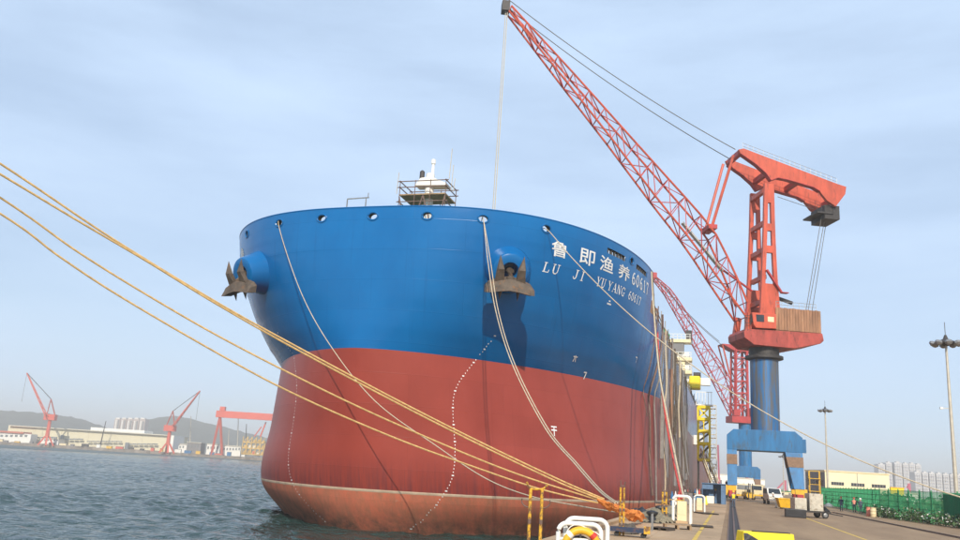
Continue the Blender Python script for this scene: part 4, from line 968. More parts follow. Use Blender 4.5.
rope(pr([(-420, -68), (-200, 75), (0, 197.5), (78, 252), (155.6, 300), (235, 345), (344, 400), (440, 443), (520, 475), (600, 500.5)], DL - 8, bD), .035, M_rope, 'third tan rope from the top at the left edge')
rope(pr([(-420, -40), (-200, 95), (0, 213.5), (60, 257), (126, 300), (235, 363), (307, 400), (400, 440), (480, 469), (540, 489), (598, 503)], DL - 8, bD), .035, M_rope, 'lowest of the four tan ropes at the left edge')
def flp(i, dz=-.1, off=.1): a = FLA[i]; return on_hull(abs(a), 26.25 + dz, 1 if a > 0 else -1, off)
def bowline(i, pxs, dend, r, m, label, dx=0.0):
    p0 = flp(i); D0 = (p0 - O).dot(CM @ Vector((0, 0, -1))); pts = [flp(i, .1, -1.2), p0]
    n_ = len(pxs)
    for k_, (x, y) in enumerate(pxs): pts.append(atD(x + dx, y, D0 + (dend - D0) * (k_ + 1) / n_))
    return rope(pts, r, m, label)
bowline(5, [(488, 262), (496, 312), (513, 366), (545, 428), (575, 464), (598, 490), (615, 503)], bD, .036, M_ropew, 'pale doubled rope from the fairlead above the near anchor, left strand')
bowline(5, [(488, 262), (496, 312), (513, 366), (545, 428), (575, 464), (598, 490), (615, 503)], bD + .4, .036, M_ropew, 'pale doubled rope from the fairlead above the near anchor, right strand', dx=2.6)
bowline(1, [(300, 290), (330, 345), (375, 401), (438, 447), (485, 478), (530, 496), (585, 507), (622, 513)], bD + 5, .036, M_ropew, 'pale rope from the left bow fairlead sweeping down to the quay')
pB = flp(6); eB = O + ray(960, 497) * 45
ptsB = sagline(pB, eB, 3.0, 14); ext = eB + (ptsB[-1] - ptsB[-2]) * 3 + Vector((0, 0, .35)); ext2 = eB + (ptsB[-1] - ptsB[-2]) * 6 + Vector((0, 0, .6))
rope([flp(6, .1, -1.2)] + ptsB + [ext, ext2], .04, M_ropew, 'long white rope running from the ship name across to the right edge')
pe = on_hull(arc_of(hull_px(650.5, 268)), 26.0, 1, .12)
def sideline(x0, y0, pxs, Y0, Y1, r, m, label):
    pts = [atY(x0, y0, Y0)] + [atY(x, y, Y0 + (Y1 - Y0) * (k_ + 1) / len(pxs)) for k_, (x, y) in enumerate(pxs)]; rope(pts, r, m, label)
sideline(651.5, 272, [(653, 300), (659, 370), (668, 420), (678, 470), (684, 499)], 85.5, 62, .075, M_ropew, 'pale rope dropping from the last fairlead to the white guard box')
sideline(657, 322, [(660, 372), (666, 420), (674, 463), (682, 498)], 95, 64, .09, M_roper, 'red hose hanging down the berthed side')
sideline(652.5, 272, [(656, 330), (663, 390), (672, 440), (690, 500)], 85.5, 68, .05, M_roped, 'dark rope hanging beside the pale one at the last fairlead')

# ------------------------------------------------------------------ far shore on the left
FD = 1000.0
def fp(x, D=FD, z=2.0): return ground_D(x, D, z)
def fz(x, y, D=FD): return atD(x, y, D).z
fr_, ff = (fp(300) - fp(0)).normalized(), None
away = Vector((-fr_.y, fr_.x, 0))
if away.y < 0: away = -away
M_shore = mat('shore_stone', (0.20, 0.165, 0.13), 0.9, var=0.4, scale=0.08)
A_, B_ = fp(-160), fp(420)
sh = MB()
nseg = 150; pr_ = []
for i in range(nseg + 1):
    p = A_ + (B_ - A_) * (i / nseg) - away * (6 * math.sin(i * 1.7) * .5)
    sh.v += [tuple(Vector((p.x, p.y, -2))), tuple(Vector((p.x, p.y, 3.4)) + away * 5 + Vector((0, 0, rnd.uniform(-.5, .7)))), tuple(Vector((p.x, p.y, 3.0)) + away * 4500)]
for i in range(nseg):
    for j in range(2): sh.f.append((i * 3 + j, i * 3 + 3 + j, i * 3 + 4 + j, i * 3 + 1 + j))
tag(sh.build('far_shore', M_shore), kind='structure')
# hills
def hills(name, outline, D, depth, m):
    n_ = len(outline); xs = np.linspace(outline[0][0], outline[-1][0], 70); ys = np.interp(xs, [p[0] for p in outline], [p[1] for p in outline]); ys = np.convolve(np.pad(ys, 3, 'edge'), np.ones(7) / 7, 'valid')
    mb = MB(); rows = 9; rr_ = random.Random(5)
    for j in range(rows):
        g = j / (rows - 1)
        for i, x in enumerate(xs):
            h_ = max(fz(x, ys[i], D) - 3, 0); p = fp(x, D - depth / 2 + depth * g, 0); mb.v.append((p.x, p.y, 1 + h_ * math.sin(g * math.pi) * (1 + .0 * i) + (rr_.uniform(-2.2, 2.2) if 0 < j < rows - 1 else 0)))
    for j in range(rows - 1):
        for i in range(len(xs) - 1): a = j * len(xs) + i; mb.f.append((a, a + 1, a + 1 + len(xs), a + len(xs)))
    return tag(mb.build(name, m, smooth=True), kind='structure')
M_hill = mat('wooded_hill', (0.045, 0.062, 0.05), 0.95, var=0.45, scale=0.02, bump=1.0, bscale=.05)
hills('hill', [(-160, 425), (-80, 412), (0, 409), (40, 411.5), (75, 417), (100, 426), (125, 432), (180, 446)], 2400, 900, M_hill)
hills('hill', [(60, 438), (95, 432), (125, 424), (150, 416), (166, 413.5), (185, 417), (215, 425), (245, 432), (275, 439), (320, 448), (420, 462)], 2500, 900, M_hill)
def slab(par, name, m, x0, x1, yt, D=FD, z0=2.0, dep=40.0, back=0.0, yb=None):
    a, b = fp(x0, D, z0) + away * back, fp(x1, D, z0) + away * back; zt_2 = fz((x0 + x1) / 2, yt, D)
    if yb: zb_ = fz((x0 + x1) / 2, yb, D); a.z = b.z = zb_
    return MB().obox(a, b - a, away * dep, (0, 0, zt_2 - a.z)).build(name, m, par)
M_hallw = mat('hall_cream', (0.66, 0.60, 0.42), 0.8, var=0.05, scale=0.02)
M_hallr = mat('hall_roof', (0.62, 0.58, 0.46), 0.8, var=0.05, scale=0.02)
M_roofd = mat('hall_dark_glazing', (0.16, 0.18, 0.19), 0.6, var=0.2, scale=.05)
hl = thing('shipyard_hall', 'long cream shipyard hall on the far shore behind the left red crane', 'building', fp(90, FD + 40))
for i in range(6):
    x0 = 6 + i * 27; slab(hl, 'wall', M_hallw, x0, x0 + 26.9, hor(x0 + 13) - 14.5, FD + 40, dep=70)
    slab(hl, 'roof', M_hallr, x0, x0 + 26.9, hor(x0 + 13) - 15.2, FD + 36, dep=80, yb=hor(x0 + 13) - 14.4)
for x0, x1, dt, db in ((31, 57, 5.6, 4.0), (62, 82, 5.6, 4.4), (86, 122, 5.2, 4.2), (127, 158, 5.0, 3.8), (10, 26, 5.8, 4.6)):
    xm = (x0 + x1) / 2
    nwin = int((x1 - x0) / 5)
    for k_ in range(nwin): slab(hl, 'window', M_roofd, x0 + k_ * 5 + .2, x0 + k_ * 5 + 4.6, hor(xm) - dt, FD + 34.5, dep=2, yb=hor(xm) - db)
slab(hl, 'raised_roof', M_white, 88, 142, hor(115) - 18.2, FD + 70, dep=30, yb=hor(115) - 15.2); slab(hl, 'clerestory', M_roofd, 88.5, 142, hor(115) - 15.3, FD + 60, dep=20, yb=hor(115) - 14.6)
slab(hl, 'gable_door', M_roofd, 59.5, 62, hor(60) - 8.5, FD + 33.5, dep=3); slab(hl, 'gable_door', M_roofd, 124.5, 128, hor(126) - 5, FD + 33.5, dep=3)
slab(hl, 'annex', M_white, 165, 172, hor(168) - 15, FD + 40, dep=40)
M_redroof = mat('red_roof', (.50, .14, .08), .8, var=.1, scale=.05)
sb = thing('small_workshop', 'low white workshop with a red roof at the far left of the shore', 'building', fp(5, FD + 15)); slab(sb, 'wall', M_white, -14, 30, hor(8) - 7.5, FD + 15, dep=16); slab(sb, 'roof', M_redroof, -14.5, 22, hor(4) - 9.2, FD + 13, dep=20, yb=hor(4) - 7.4)
for k_ in range(8): slab(sb, 'window', M_roofd, -10 + k_ * 4.8, -7.5 + k_ * 4.8, hor(8) - 5.5, FD + 14.5, dep=1, yb=hor(8) - 3.5)
for i, (x0, x1, h_, m_, lb_) in enumerate(((178, 186, 6.5, M_white, 'small white shed right of the second far red crane'), (186, 200, 8.5, M_greyw, 'grey far shed between the two red cranes and gantry'), (206, 219, 8.2, M_white, 'white box building at the foot of the gantry'), (222, 240, 7.5, M_white, 'white low store between the gantry legs and yellow rig'), (40, 58, 3.4, M_white, 'low white hut in front of the long hall'))):
    t = thing('shore_building', lb_, 'building', fp((x0 + x1) / 2, FD + 20), 'sheds on the far shore'); slab(t, 'wall', m_, x0, x1, hor(x0) - h_, FD + 20, dep=18); slab(t, 'roof', M_hallr, x0 - .3, x1 + .3, hor(x0) - h_ - .5, FD + 19, dep=20, yb=hor(x0) - h_ + .05)
    for k_ in range(int((x1 - x0) / 3)): slab(t, 'window', M_roofd, x0 + .8 + k_ * 3, x0 + 2.2 + k_ * 3, hor(x0) - h_ * .75, FD + 19.4, dep=1, yb=hor(x0) - h_ * .45)
# far tower blocks
TD = 1900.0
for i in range(5):
    x0 = 110.5 + i * 6.2; nm = ('leftmost', 'second', 'middle', 'fourth', 'rightmost')[i]
    t = thing('apartment_block', nm + ' of the five pinkish far apartment blocks between the hills', 'building', fp(x0 + 3, TD), 'far blocks between the hills')
    M_blk = mat('block_pink', (.46, .38, .34), .85, var=.1, scale=.03)
    slab(t, 'wall', M_blk, x0, x0 + 5.7, hor(x0) - 28.3 - .35 * i, TD, dep=25); slab(t, 'roof_parapet', M_white, x0 + 1, x0 + 4.6, hor(x0) - 29.4 - .35 * i, TD + 4, dep=14, yb=hor(x0) - 28.2)
    for k_ in range(2): slab(t, 'window_bay', M_roofd if k_ else M_white, x0 + 1 + k_ * 2.3, x0 + 2.2 + k_ * 2.3, hor(x0) - 27.2, TD - 1.5, dep=2)
# far cranes
def far_crane(label, base, house, apex, foot, tip, hook, D):
    p0 = fp(base[0], D); t = thing('shipyard_crane', label, 'crane', p0, 'cranes on the far shore'); hp = atD(house[0], house[1], D)
    for sx in (-1, 1):
        for sy in (-1, 1): MB().bar((p0.x + sx * 6, p0.y + sy * 6, 2), (p0.x + sx * 1.5, p0.y + sy * 1.5, 13), 1.8).build('leg', M_redf, t)
    MB().lathe([(2.4, 12), (1.9, hp.z - 2)], (p0.x, p0.y, 0), n=12).build('column', M_redf, t)
    wv = (fr_ * 6.5); MB().obox(Vector((p0.x, p0.y, hp.z - 3)) - wv - away * 3.5, wv * 2, away * 7, (0, 0, 7)).build('machinery_house', M_redf, t)
    ap, ft_, tp_ = atD(*apex, D), atD(*foot, D), atD(*tip, D)
    for s_ in (-1, 1):
        MB().bar(Vector((ap.x, ap.y, ap.z)) , Vector((p0.x, p0.y, hp.z + 3)) + fr_ * (5 * s_), 1.0).build('mast_leg', M_redf, t)
        MB().bar(ft_ + away * (3 * s_), tp_ + away * (.6 * s_), 1.1).build('boom_chord', M_redf, t)
    for i in range(8):
        f0, f1 = i / 8, (i + 1) / 8; MB().bar(ft_.lerp(tp_, f0) + away * (3 - 2.4 * f0), ft_.lerp(tp_, f1) - away * (3 - 2.4 * f1), .6).build('boom_brace', M_redf, t)
    MB().tube([ap, tp_], .4, 4).build('luff_rope', M_dark, t); hk = atD(*hook, D); MB().tube([tp_, Vector((tp_.x, tp_.y, hk.z))], .25, 4).build('hoist_rope', M_wire, t)
far_crane('red portal crane on the far shore with its boom raised left', (46, 441), (49.5, 417.5), (51, 399), (46.5, 416), (27, 373), (20, 402), FD - 2)
far_crane('red portal crane on the far shore with its boom raised right', (167, 448), (168, 428.5), (173, 411), (172.5, 427), (200, 391), (195, 420), FD - 2)
t = thing('gantry_crane', 'large red goliath gantry crane on the far shore beside the bow', 'crane', fp(217, FD + 10), 'cranes on the far shore')
a, b = atD(219, 414, FD + 10), atD(330, 425, FD + 10); b.z = a.z
MB().bar(a - fr_ * 3, b, 5, 8).build('girder', M_redf, t)
for s_ in (-1, 1): q_ = fp(217, FD + 10); MB().bar(Vector((a.x + 2, a.y, a.z - 2)), q_ + fr_ * (6 * s_) + away * 3 * s_, 2.2).build('leg', M_redf, t)
q2 = fp(330, FD + 10); MB().bar(Vector((b.x, b.y, b.z)), q2, 5).build('leg', M_redf, t)
MB().bar(fp(217, FD + 10) - fr_ * 7 + Vector((0, 0, 1.5)), fp(217, FD + 10) + fr_ * 7 + Vector((0, 0, 1.5)), 2.5).build('sill_beam', M_redf, t)
MB().obox(a + fr_ * 1 + Vector((0, 0, 4)) - away * 3, fr_ * 6, away * 6, (0, 0, 5)).build('trolley', M_redf, t)
# yellow rig
t = thing('offshore_module', 'yellow steel offshore module standing on the far shore close to the bow', 'module', fp(254, FD + 5)); M_yf = mat('module_yellow', (.62, .40, .10), .7, var=.35, scale=.08)
for j in range(3):
    z0 = 6 + j * 7.0
    p = fp(241, FD + 5, z0); MB().obox(p, fr_ * (34 - 4 * j), away * 16, (0, 0, 1.2)).build('deck', M_yf, t)
    for k_ in range(7 - j):
        q_ = p + fr_ * (k_ * 5.4 + .5); MB().bar(q_, q_ + Vector((0, 0, 7.5)), .9).build('column', M_yf, t); MB().bar(q_, q_ + fr_ * 5.2 + Vector((0, 0, 7)), .6).build('brace', M_yf, t)
        MB().obox(q_ + fr_ * .8 + away * 4, fr_ * 3.2, away * 5, (0, 0, rnd.uniform(3, 6))).build('equipment', rnd.choice((M_redf, M_yf, M_greyw, M_white)), t)
MB().bar(fp(258, FD + 5, 28), fp(262, FD + 5, 46), 1.5).build('flare_boom', M_redf, t); MB().bar(fp(252, FD + 5, 28), fp(258, FD + 5, 40), 1.2).build('flare_boom', M_redf, t)
for i, (x, yt, lb_) in enumerate(((100, 421, 'slanting dark jib behind the long hall roof'), (190, 416, 'thin pale mast right of the second far crane'), (228, 430, 'thin pale mast left of the yellow rig'), (245.5, 424, 'dark mast rising from behind the yellow rig'), (237.5, 414, 'pale hoist pole hanging under the gantry girder'))):
    p = fp(x, FD + 25); tp_ = atD(x + (6 if i == 0 else 1), yt, FD + 25); tag(MB().tube([(p.x, p.y, 2), (p.x + (tp_.x - p.x), p.y + (tp_.y - p.y), tp_.z)], [.9, .4], 5).build('mast', M_galv if i in (1, 2, 4) else M_dark), lb_, 'mast', 'masts on the far shore')

# ------------------------------------------------------------------ right side: lamps, building, fence, far towers
def lamp_mast(xb, xt, yt, Y, label, rb):
    top = atY(xt, yt, Y); t = thing('lamp_mast', label, 'lamp mast', (top.x, Y, QZ), 'high mast lamps'); x = top.x
    MB().lathe([(rb * 1.4, QZ), (rb * 1.4, QZ + .3), (rb, QZ + .35), (rb * .5, top.z - .6)], (x, Y, 0), n=12).build('pole', M_galv, t, smooth=True)
    MB().lathe([(.25, top.z - .8), (1.0, top.z - .55), (1.0, top.z - .45), (.25, top.z - .1), (.1, top.z + .3)], (x, Y, 0), n=12).build('lamp_ring', M_dark, t)
    for k_ in range(8):
        g = k_ * math.pi / 4; d = Vector((math.cos(g), math.sin(g), 0)); c_ = Vector((x, Y, top.z - .55)) + d * 1.15
        MB().lathe([(.18, -.18), (.34, -.1), (.36, .12), (.15, .3)], c_, (d * .4 + Vector((0, 0, -1))), 8).build('floodlight', M_steel, t)
    MB().bar((x, Y, top.z), (x, Y, top.z + 1.6), .05).build('lightning_rod', M_dark, t)
    return t, x, top.z
t, lx, lz = lamp_mast(957, 945.5, 338, 92, 'tall lamp mast at the right edge behind the green fence', .22)
MB().bar((lx, 92, (lz + QZ) / 2 + 2), (lx - .75, 92, (lz + QZ) / 2 + 2), .06).build('camera_arm', M_galv, t); MB().box((lx - .8, 92, (lz + QZ) / 2 + 1.9), (.25, .3, .2)).build('camera_housing', M_white, t)
lamp_mast(827, 825, 408, 190, 'slimmer lamp mast beyond the big crane leg and cream building', .24)
lamp_mast(783.5, 783, 455, 300, 'far lamp pole seen under the blue portal beam', .2)
# cream workshop
BD = 235.0
def bp_(x, z, D=BD): p = ground_D(x, D, z); return p
wa, wb = bp_(825.5, QZ), bp_(890, QZ); wd = (wb - wa); wn = Vector((-wd.y, wd.x, 0)).normalized()
if wn.dot(O - wa) > 0: wn = -wn
zt1 = atD(857, 473, BD).z
bld = thing('workshop_building', 'cream flat roofed workshop with dark strip windows behind the green fence', 'building', (wa + wb) / 2)
MB().obox(wa, wd, wn * 14, (0, 0, zt1 - QZ)).build('wall', M_wall, bld)
MB().obox(wa - wd.normalized() * .06 + wn * .02, Vector(wd.normalized() * .05), wn * 13.9, (0, 0, zt1 - QZ - .3)).build('end_wall', M_greyw, bld)
MB().obox(wa - wd.normalized() * .2 - wn * .2 + Vector((0, 0, zt1 - QZ)), wd + wd.normalized() * .4, wn * 14.4, (0, 0, .35)).build('parapet', M_cream, bld)
ud = wd.normalized(); Lw = wd.length
for f0, f1 in ((.09, .29), (.40, .61), (.72, .94)):
    fw = MB().obox(wa + ud * (Lw * f0) - wn * .08 + Vector((0, 0, 4.1)), ud * (Lw * (f1 - f0)), wn * .1, (0, 0, 1.0)).build('window', M_galv, bld)
    n_ = 5
    for k_ in range(n_): MB().obox(wa + ud * (Lw * (f0 + (f1 - f0) * (k_ + .06) / n_)) - wn * .11 + Vector((0, 0, 4.2)), ud * (Lw * (f1 - f0) / n_ * .88), wn * .05, (0, 0, .8)).build('pane', M_glass, fw)
    MB().obox(wa + ud * (Lw * f0) - wn * .08 + Vector((0, 0, .3)), ud * (Lw * (f1 - f0)), wn * .1, (0, 0, 1.9)).build('ground_window', M_glass, bld)
MB().bar(wa + ud * (Lw * .5) - wn * .1, wa + ud * (Lw * .5) - wn * .1 + Vector((0, 0, zt1 - QZ)), .12).build('downpipe', M_steel, bld)
for k_ in range(4): MB().obox(wa - ud * .12 + wn * (1.5 + 3 * k_) + Vector((0, 0, 4.0)), ud * .1, wn * 1.8, (0, 0, 1.2)).build('end_window', M_glass, bld)
for k_ in range(4): MB().obox(wa - ud * .12 + wn * (1.5 + 3 * k_) + Vector((0, 0, .6)), ud * .1, wn * 1.8, (0, 0, 1.6)).build('end_window', M_glass, bld)
yb0 = bp_(891, QZ, 242); t = thing('yellow_shed', 'small bright yellow shed right of the cream workshop', 'shed', yb0); MB().obox(yb0, ud * 3.9, wn * 4, (0, 0, atD(898, 488, 242).z - QZ)).build('wall', M_yelb, t); MB().obox(yb0 + ud * 1 - wn * .06, ud * 1.5, wn * .05, (0, 0, 1.4)).build('doorway', M_dark, t); MB().obox(yb0 - ud * .15 - wn * .15 + Vector((0, 0, atD(898, 488, 242).z - QZ)), ud * 4.2, wn * 4.3, (0, 0, .18)).build('roof', M_yel, t)
# apartment towers
M_tw = mat('tower_render', (.58, .56, .54), .85, var=.06, scale=.02); M_tw2 = mat('tower_bays', (.44, .45, .48), .7, var=.15, scale=.05)
TW = [(879.5, 464, 7), (887.5, 462.5, 6), (896, 462.5, 7.5), (904.5, 463.5, 6), (911, 463.5, 6), (917.5, 464.5, 5.5), (916, 472, 6.5), (923.5, 472.5, 6), (930.5, 473, 6), (937.5, 473.5, 6), (944.5, 474, 6), (951.5, 474.5, 6), (958.5, 475, 6), (965.5, 475.5, 6), (972.5, 476, 6)]
for i, (x0, yt, w_) in enumerate(TW):
    D = 1500 if i < 6 else 1250; nm = 'taller rear' if i < 6 else 'lower front'; idx = i if i < 6 else i - 6
    t = thing('apartment_tower', '%s hazy apartment tower on the right skyline, %s from the left' % (nm, ORD[idx]), 'building', ground_D(x0 + w_ / 2, D, QZ), 'apartment towers on the right')
    def tslab(name, m, xa_, xb_, y1, D_, dep, y0=None):
        a, b = ground_D(xa_, D_, QZ), ground_D(xb_, D_, QZ); zt_2 = atD((xa_ + xb_) / 2, y1, D_).z
        if y0: a.z = b.z = atD((xa_ + xb_) / 2, y0, D_).z
        dv_ = b - a; nn_ = Vector((-dv_.y, dv_.x, 0)).normalized()
        if nn_.dot(a - O) < 0: nn_ = -nn_
        return MB().obox(a, dv_, nn_ * dep, (0, 0, zt_2 - a.z)).build(name, m, t)
    tslab('wall', M_tw, x0, x0 + w_, yt, D, 16); tslab('roof_house', M_tw, x0 + w_ * .3, x0 + w_ * .7, yt - 1.3, D + 3, 7, yt + .1)
    for k_ in range(3): tslab('window_bay', M_tw2, x0 + w_ * (.1 + .31 * k_), x0 + w_ * (.27 + .31 * k_), yt + 1.2, D - 1, 1.5)
    for k_ in range(7): tslab('floor_band', M_tw, x0 + .2, x0 + w_ - .2, yt + 2.5 + 3.3 * k_, D - 1.6, 1.0, yt + 3.3 + 3.3 * k_)
wt = ground_D(793, 700, QZ); t = thing('white_tower', 'white far tower block with grey stripe left of the crane leg', 'building', wt); zt_w = atD(791, 471, 700).z
MB().box(wt, (7.5, 7, zt_w - QZ)).build('wall', M_white, t); MB().box(wt + Vector((-1.6, -3.6, 0)), (1.6, .4, zt_w - QZ - 2)).build('stair_strip', M_tw2, t)
# pale pink lattice derricks beyond the yard
M_pink = mat('faded_red_steel', (.45, .12, .17), .7, var=.1)
for (x0, y0_, x1, y1_, D, lb_) in ((776, 490, 785, 481, 420, 'pink red slanting jib far under the portal beam'), (745, 476, 752, 483, 500, 'faded pink jib far beyond the second crane'), (907, 488, 909, 484, 400, 'small pink lattice tower right of the yellow shed'), (718, 445, 719, 478, 380, 'thin pale pink mast beside the second portal')):
    a, b = atD(x0, y0_, D), atD(x1, y1_, D); t = thing('far_jib', lb_, 'crane', ground_D(x1, D, QZ), 'distant jibs')
    w_ = D / 830 * 1.6
    MB().bar(a, b, w_).build('jib', M_pink, t); p = ground_D(x1, D, QZ); MB().bar((b.x, b.y, QZ), b + Vector((0, 0, w_ * .4)), w_ * 1.6).build('tower', M_pink, t)
# green fence
FA = [atz(822, 504.5), atz(852, 510.6), atz(880, 516.7), atz(957, 527.5)]; FA.append(FA[3] + (FA[3] - FA[2]) * .9)
fz_h = 2.9
fence = thing('green_fence', 'green steel mesh fence along the right side of the yard', 'fence', FA[2])
seg = interp_poly([(p.x, p.y) for p in FA], 34)
M_gmesh = mat('green_mesh', (0.02, 0.30, 0.12), 0.6, var=.25, scale=.8)
M_gsheet = mat('green_sheet', (0.008, 0.17, 0.075), .5, var=.2, scale=.8)
for i, p in enumerate(seg):
    MB().bar((p.x, p.y, QZ), (p.x, p.y, QZ + fz_h + .15), .1).build('post', M_green, fence)
    if i < len(seg) - 1:
        q_ = seg[i + 1]; mb = MB(); d = Vector((q_.x - p.x, q_.y - p.y, 0)); P0 = Vector((p.x, p.y, QZ))
        if seg[i].y < 88 and i > 24:
            nn_ = 10
            for k_ in range(nn_): a = P0 + d * (k_ / nn_); mb.bar(a + d * (.5 / nn_) + Vector((0, 0, .1)), a + d * (.5 / nn_) + Vector((0, 0, fz_h)), d.length / nn_ * .96, .04)
            mb.build('sheet_panel', M_gsheet, fence)
        else:
            for k_ in range(1, 12): a = P0 + d * (k_ / 12); mb.bar(a + Vector((0, 0, .1)), a + Vector((0, 0, fz_h)), .045)
            for z_ in np.linspace(.15, fz_h, 6): mb.bar(P0 + Vector((0, 0, z_)), P0 + d + Vector((0, 0, z_)), .03)
            mb.build('mesh_panel', M_gmesh, fence)
# climbing shrubs at the foot of the fence and a green screen of planting behind it
def shrub(c, rx, ry, rz_, n_, label, group, m_=(M_leaf,), name='shrub', s0=.16, flowers=0):
    t = thing(name, label, 'shrub', (c.x, c.y, QZ), group); mb = MB(); mw = MB(); r_ = rnd
    for i in range(n_):
        u = Vector((r_.gauss(0, 1), r_.gauss(0, 1), r_.gauss(0, 1))).normalized() * (r_.random() ** .45); lump = 1 + .35 * math.sin(u.x * 5 + c.x) * math.cos(u.y * 4)
        p = c + Vector((u.x * rx * lump, u.y * ry * lump, max(.05, rz_ + u.z * rz_ * lump))); a = Vector((r_.uniform(-1, 1), r_.uniform(-1, 1), r_.uniform(-.3, 1))).normalized(); b = a.cross(Vector((r_.uniform(-1, 1), r_.uniform(-1, 1), r_.uniform(-1, 1)))).normalized(); s_ = s0 * r_.uniform(.6, 1.4)
        tgt = mw if flowers and r_.random() < flowers else mb
        tgt.add([p - a * s_, p + b * s_ * .5, p + a * s_, p - b * s_ * .5], [(0, 1, 2, 3)])
    mb.build('foliage', m_[0], t)
    if mw.v: mw.build('blossom', M_white, t)
    st = MB()
    for k_ in range(4): st.tube([c + Vector((r_.uniform(-.2, .2), r_.uniform(-.2, .2), 0)), c + Vector((r_.uniform(-rx, rx) * .5, r_.uniform(-ry, ry) * .5, rz_))], [.04, .02], 5)
    st.build('stem', M_plank, t)
M_leaf2 = mat('leaf_bright', (0.05, 0.20, 0.06), 0.7, var=0.5, scale=1.5)
for i in range(13):
    f = (i + .5) / 13; s_ = interp_poly([(FA[k_].x, FA[k_].y) for k_ in (2, 3, 4)], 13)[i]
    shrub(Vector((s_.x - .35, s_.y - .2, QZ)), 1.0 + .3 * rnd.random(), 1.9, .42 + .3 * rnd.random(), 380, 'low shrub with white blossom at the foot of the green fence, %s from the crane' % ORD[i], 'shrubs along the fence', (M_leaf if i % 3 else M_leaf2,), s0=.13, flowers=.12)
for i in range(9):
    s_ = interp_poly([(FA[k_].x, FA[k_].y) for k_ in (0, 1, 2, 3)], 9)[i]
    shrub(Vector((s_.x + 2.2, s_.y + 2, QZ)), 2.0, 3.6, 1.15 + .25 * rnd.random(), 420, 'leafy bush behind the green fence, %s from the cream workshop' % ORD[i], 'bushes behind the fence', (M_leaf2 if i % 2 else M_leaf,), name='bush', s0=.3)

# ------------------------------------------------------------------ people
def body_mesh(name, J, mats):
    # J: list of (x, y, z, radius, parent) ; one continuous skinned surface
    me = bpy.data.meshes.new(name); me.from_pydata([j[:3] for j in J], [(i, j[4]) for i, j in enumerate(J) if j[4] >= 0], []); o = bpy.data.objects.new(name, me); C.objects.link(o)
    sk = o.modifiers.new('skin', 'SKIN'); sv = me.skin_vertices[0].data
    for i, j in enumerate(J): sv[i].radius = (j[3], j[3] * (j[5] if len(j) > 5 else 1)); sv[i].use_root = i == 0
    sb_ = o.modifiers.new('sub', 'SUBSURF'); sb_.levels = 1; sb_.render_levels = 1
    dg = bpy.context.evaluated_depsgraph_get(); nm = bpy.data.meshes.new_from_object(o.evaluated_get(dg)); bpy.data.objects.remove(o)
    nm.name = name; nm.materials.clear()
    for m in mats: nm.materials.append(m)
    return nm
def person(loc, rz, label, top, trousers, helmet, lean=0.0, reach=0.0, vest=None):
    t = thing('person', label, 'person', loc, 'people on the quay', rz); ln_ = lean; s_ = 1.0
    J = [(0, 0, .95, .15, -1, .75), (0, -.02 - ln_ * .3, 1.18, .15, 0, .7), (0, -.02 - ln_, 1.40, .17, 1, .62), (0, -.01 - ln_ * 1.15, 1.52, .06, 2), (0, -.03 - ln_ * 1.3, 1.62, .095, 3, 1.1), (0, -.02 - ln_ * 1.3, 1.73, .085, 4, 1.1)]
    for sx in (-1, 1):
        k_ = len(J); J += [(.20 * sx, -.02 - ln_, 1.40, .065, 2), (.26 * sx, .02 - ln_ - reach * .1, 1.15, .05, k_), (.24 * sx, -.10 - ln_ - reach * .3, .92 + reach * .2, .04, k_ + 1), (.23 * sx, -.13 - ln_ - reach * .35, .83 + reach * .2, .035, k_ + 2)]
        k2 = len(J); J += [(.10 * sx, 0, .86, .095, 0), (.12 * sx, -.03 - .08 * sx * .5, .50, .07, k2), (.13 * sx, .02, .10, .05, k2 + 1), (.14 * sx, -.14, .05, .045, k2 + 2)]
    me = body_mesh('body', J, [M_skin, top, trousers, M_black, vest or top])
    for p in me.polygons:
        z = p.center.z; x = abs(p.center.x); p.use_smooth = True
        if z > 1.50: p.material_index = 0
        elif z > .95: p.material_index = 4 if (vest and x < .2 and 1.0 < z < 1.45) else 1
        elif x > .185 and z < .90 and z > .7 + reach * .2: p.material_index = 0
        elif z > .12: p.material_index = 2 if x < .185 or z < .8 else 1
        else: p.material_index = 3
    o = bpy.data.objects.new('body', me); C.objects.link(o); o.parent = t
    hc = Vector((0, -.02 - ln_ * 1.3, 1.68)); MB().lathe([(.16, 0), (.135, .02), (.13, .07), (.09, .125), (.02, .145)], hc, (0, 0, 1), 12).build('helmet', helmet, t, smooth=True, local=True)
    fc = MB()
    fc.add([hc + Vector((-.02, -.115, -.05)), hc + Vector((.02, -.115, -.05)), hc + Vector((0, -.14, -.07)), hc + Vector((0, -.11, -.01))], [(0, 1, 2), (1, 3, 2), (3, 0, 2)]); fc.build('nose', M_skin, t, local=True)
    for sx in (-1, 1): MB().lathe([(.012, 0), (.012, .02)], hc + Vector((.04 * sx, -.105, -.01)), (0, -1, 0), 6).build('eye', M_black, t, local=True)
    return t
M_hred2 = mat('red_helmet', (.55, .05, .03), .4); M_hyel = mat('yellow_helmet', (.8, .5, .02), .4)
person(atz(841.5, 511.5), .3, 'person in navy workwear with red helmet, leftmost by the fence', M_navy, M_navy, M_hred2)
person(atz(854.5, 512.5), 2.9, 'person in pinkish vest, middle of the three by the fence', M_navy, M_navy, M_hred2, vest=M_hivis)
person(atz(861, 514), -.6, 'person in grey blue workwear, rightmost of three by the fence', M_boiler, M_boiler, M_white)
person(atz(733.5, 508), .4, 'person in yellow vest standing on the rail by the crane leg', M_boiler, M_boiler, M_hyel, vest=M_yelb)
person(atz(714.5, 503.5), 1.2, 'person in dark workwear inside the blue shelter', M_navy, M_boiler, M_hyel, lean=.1, reach=.5)
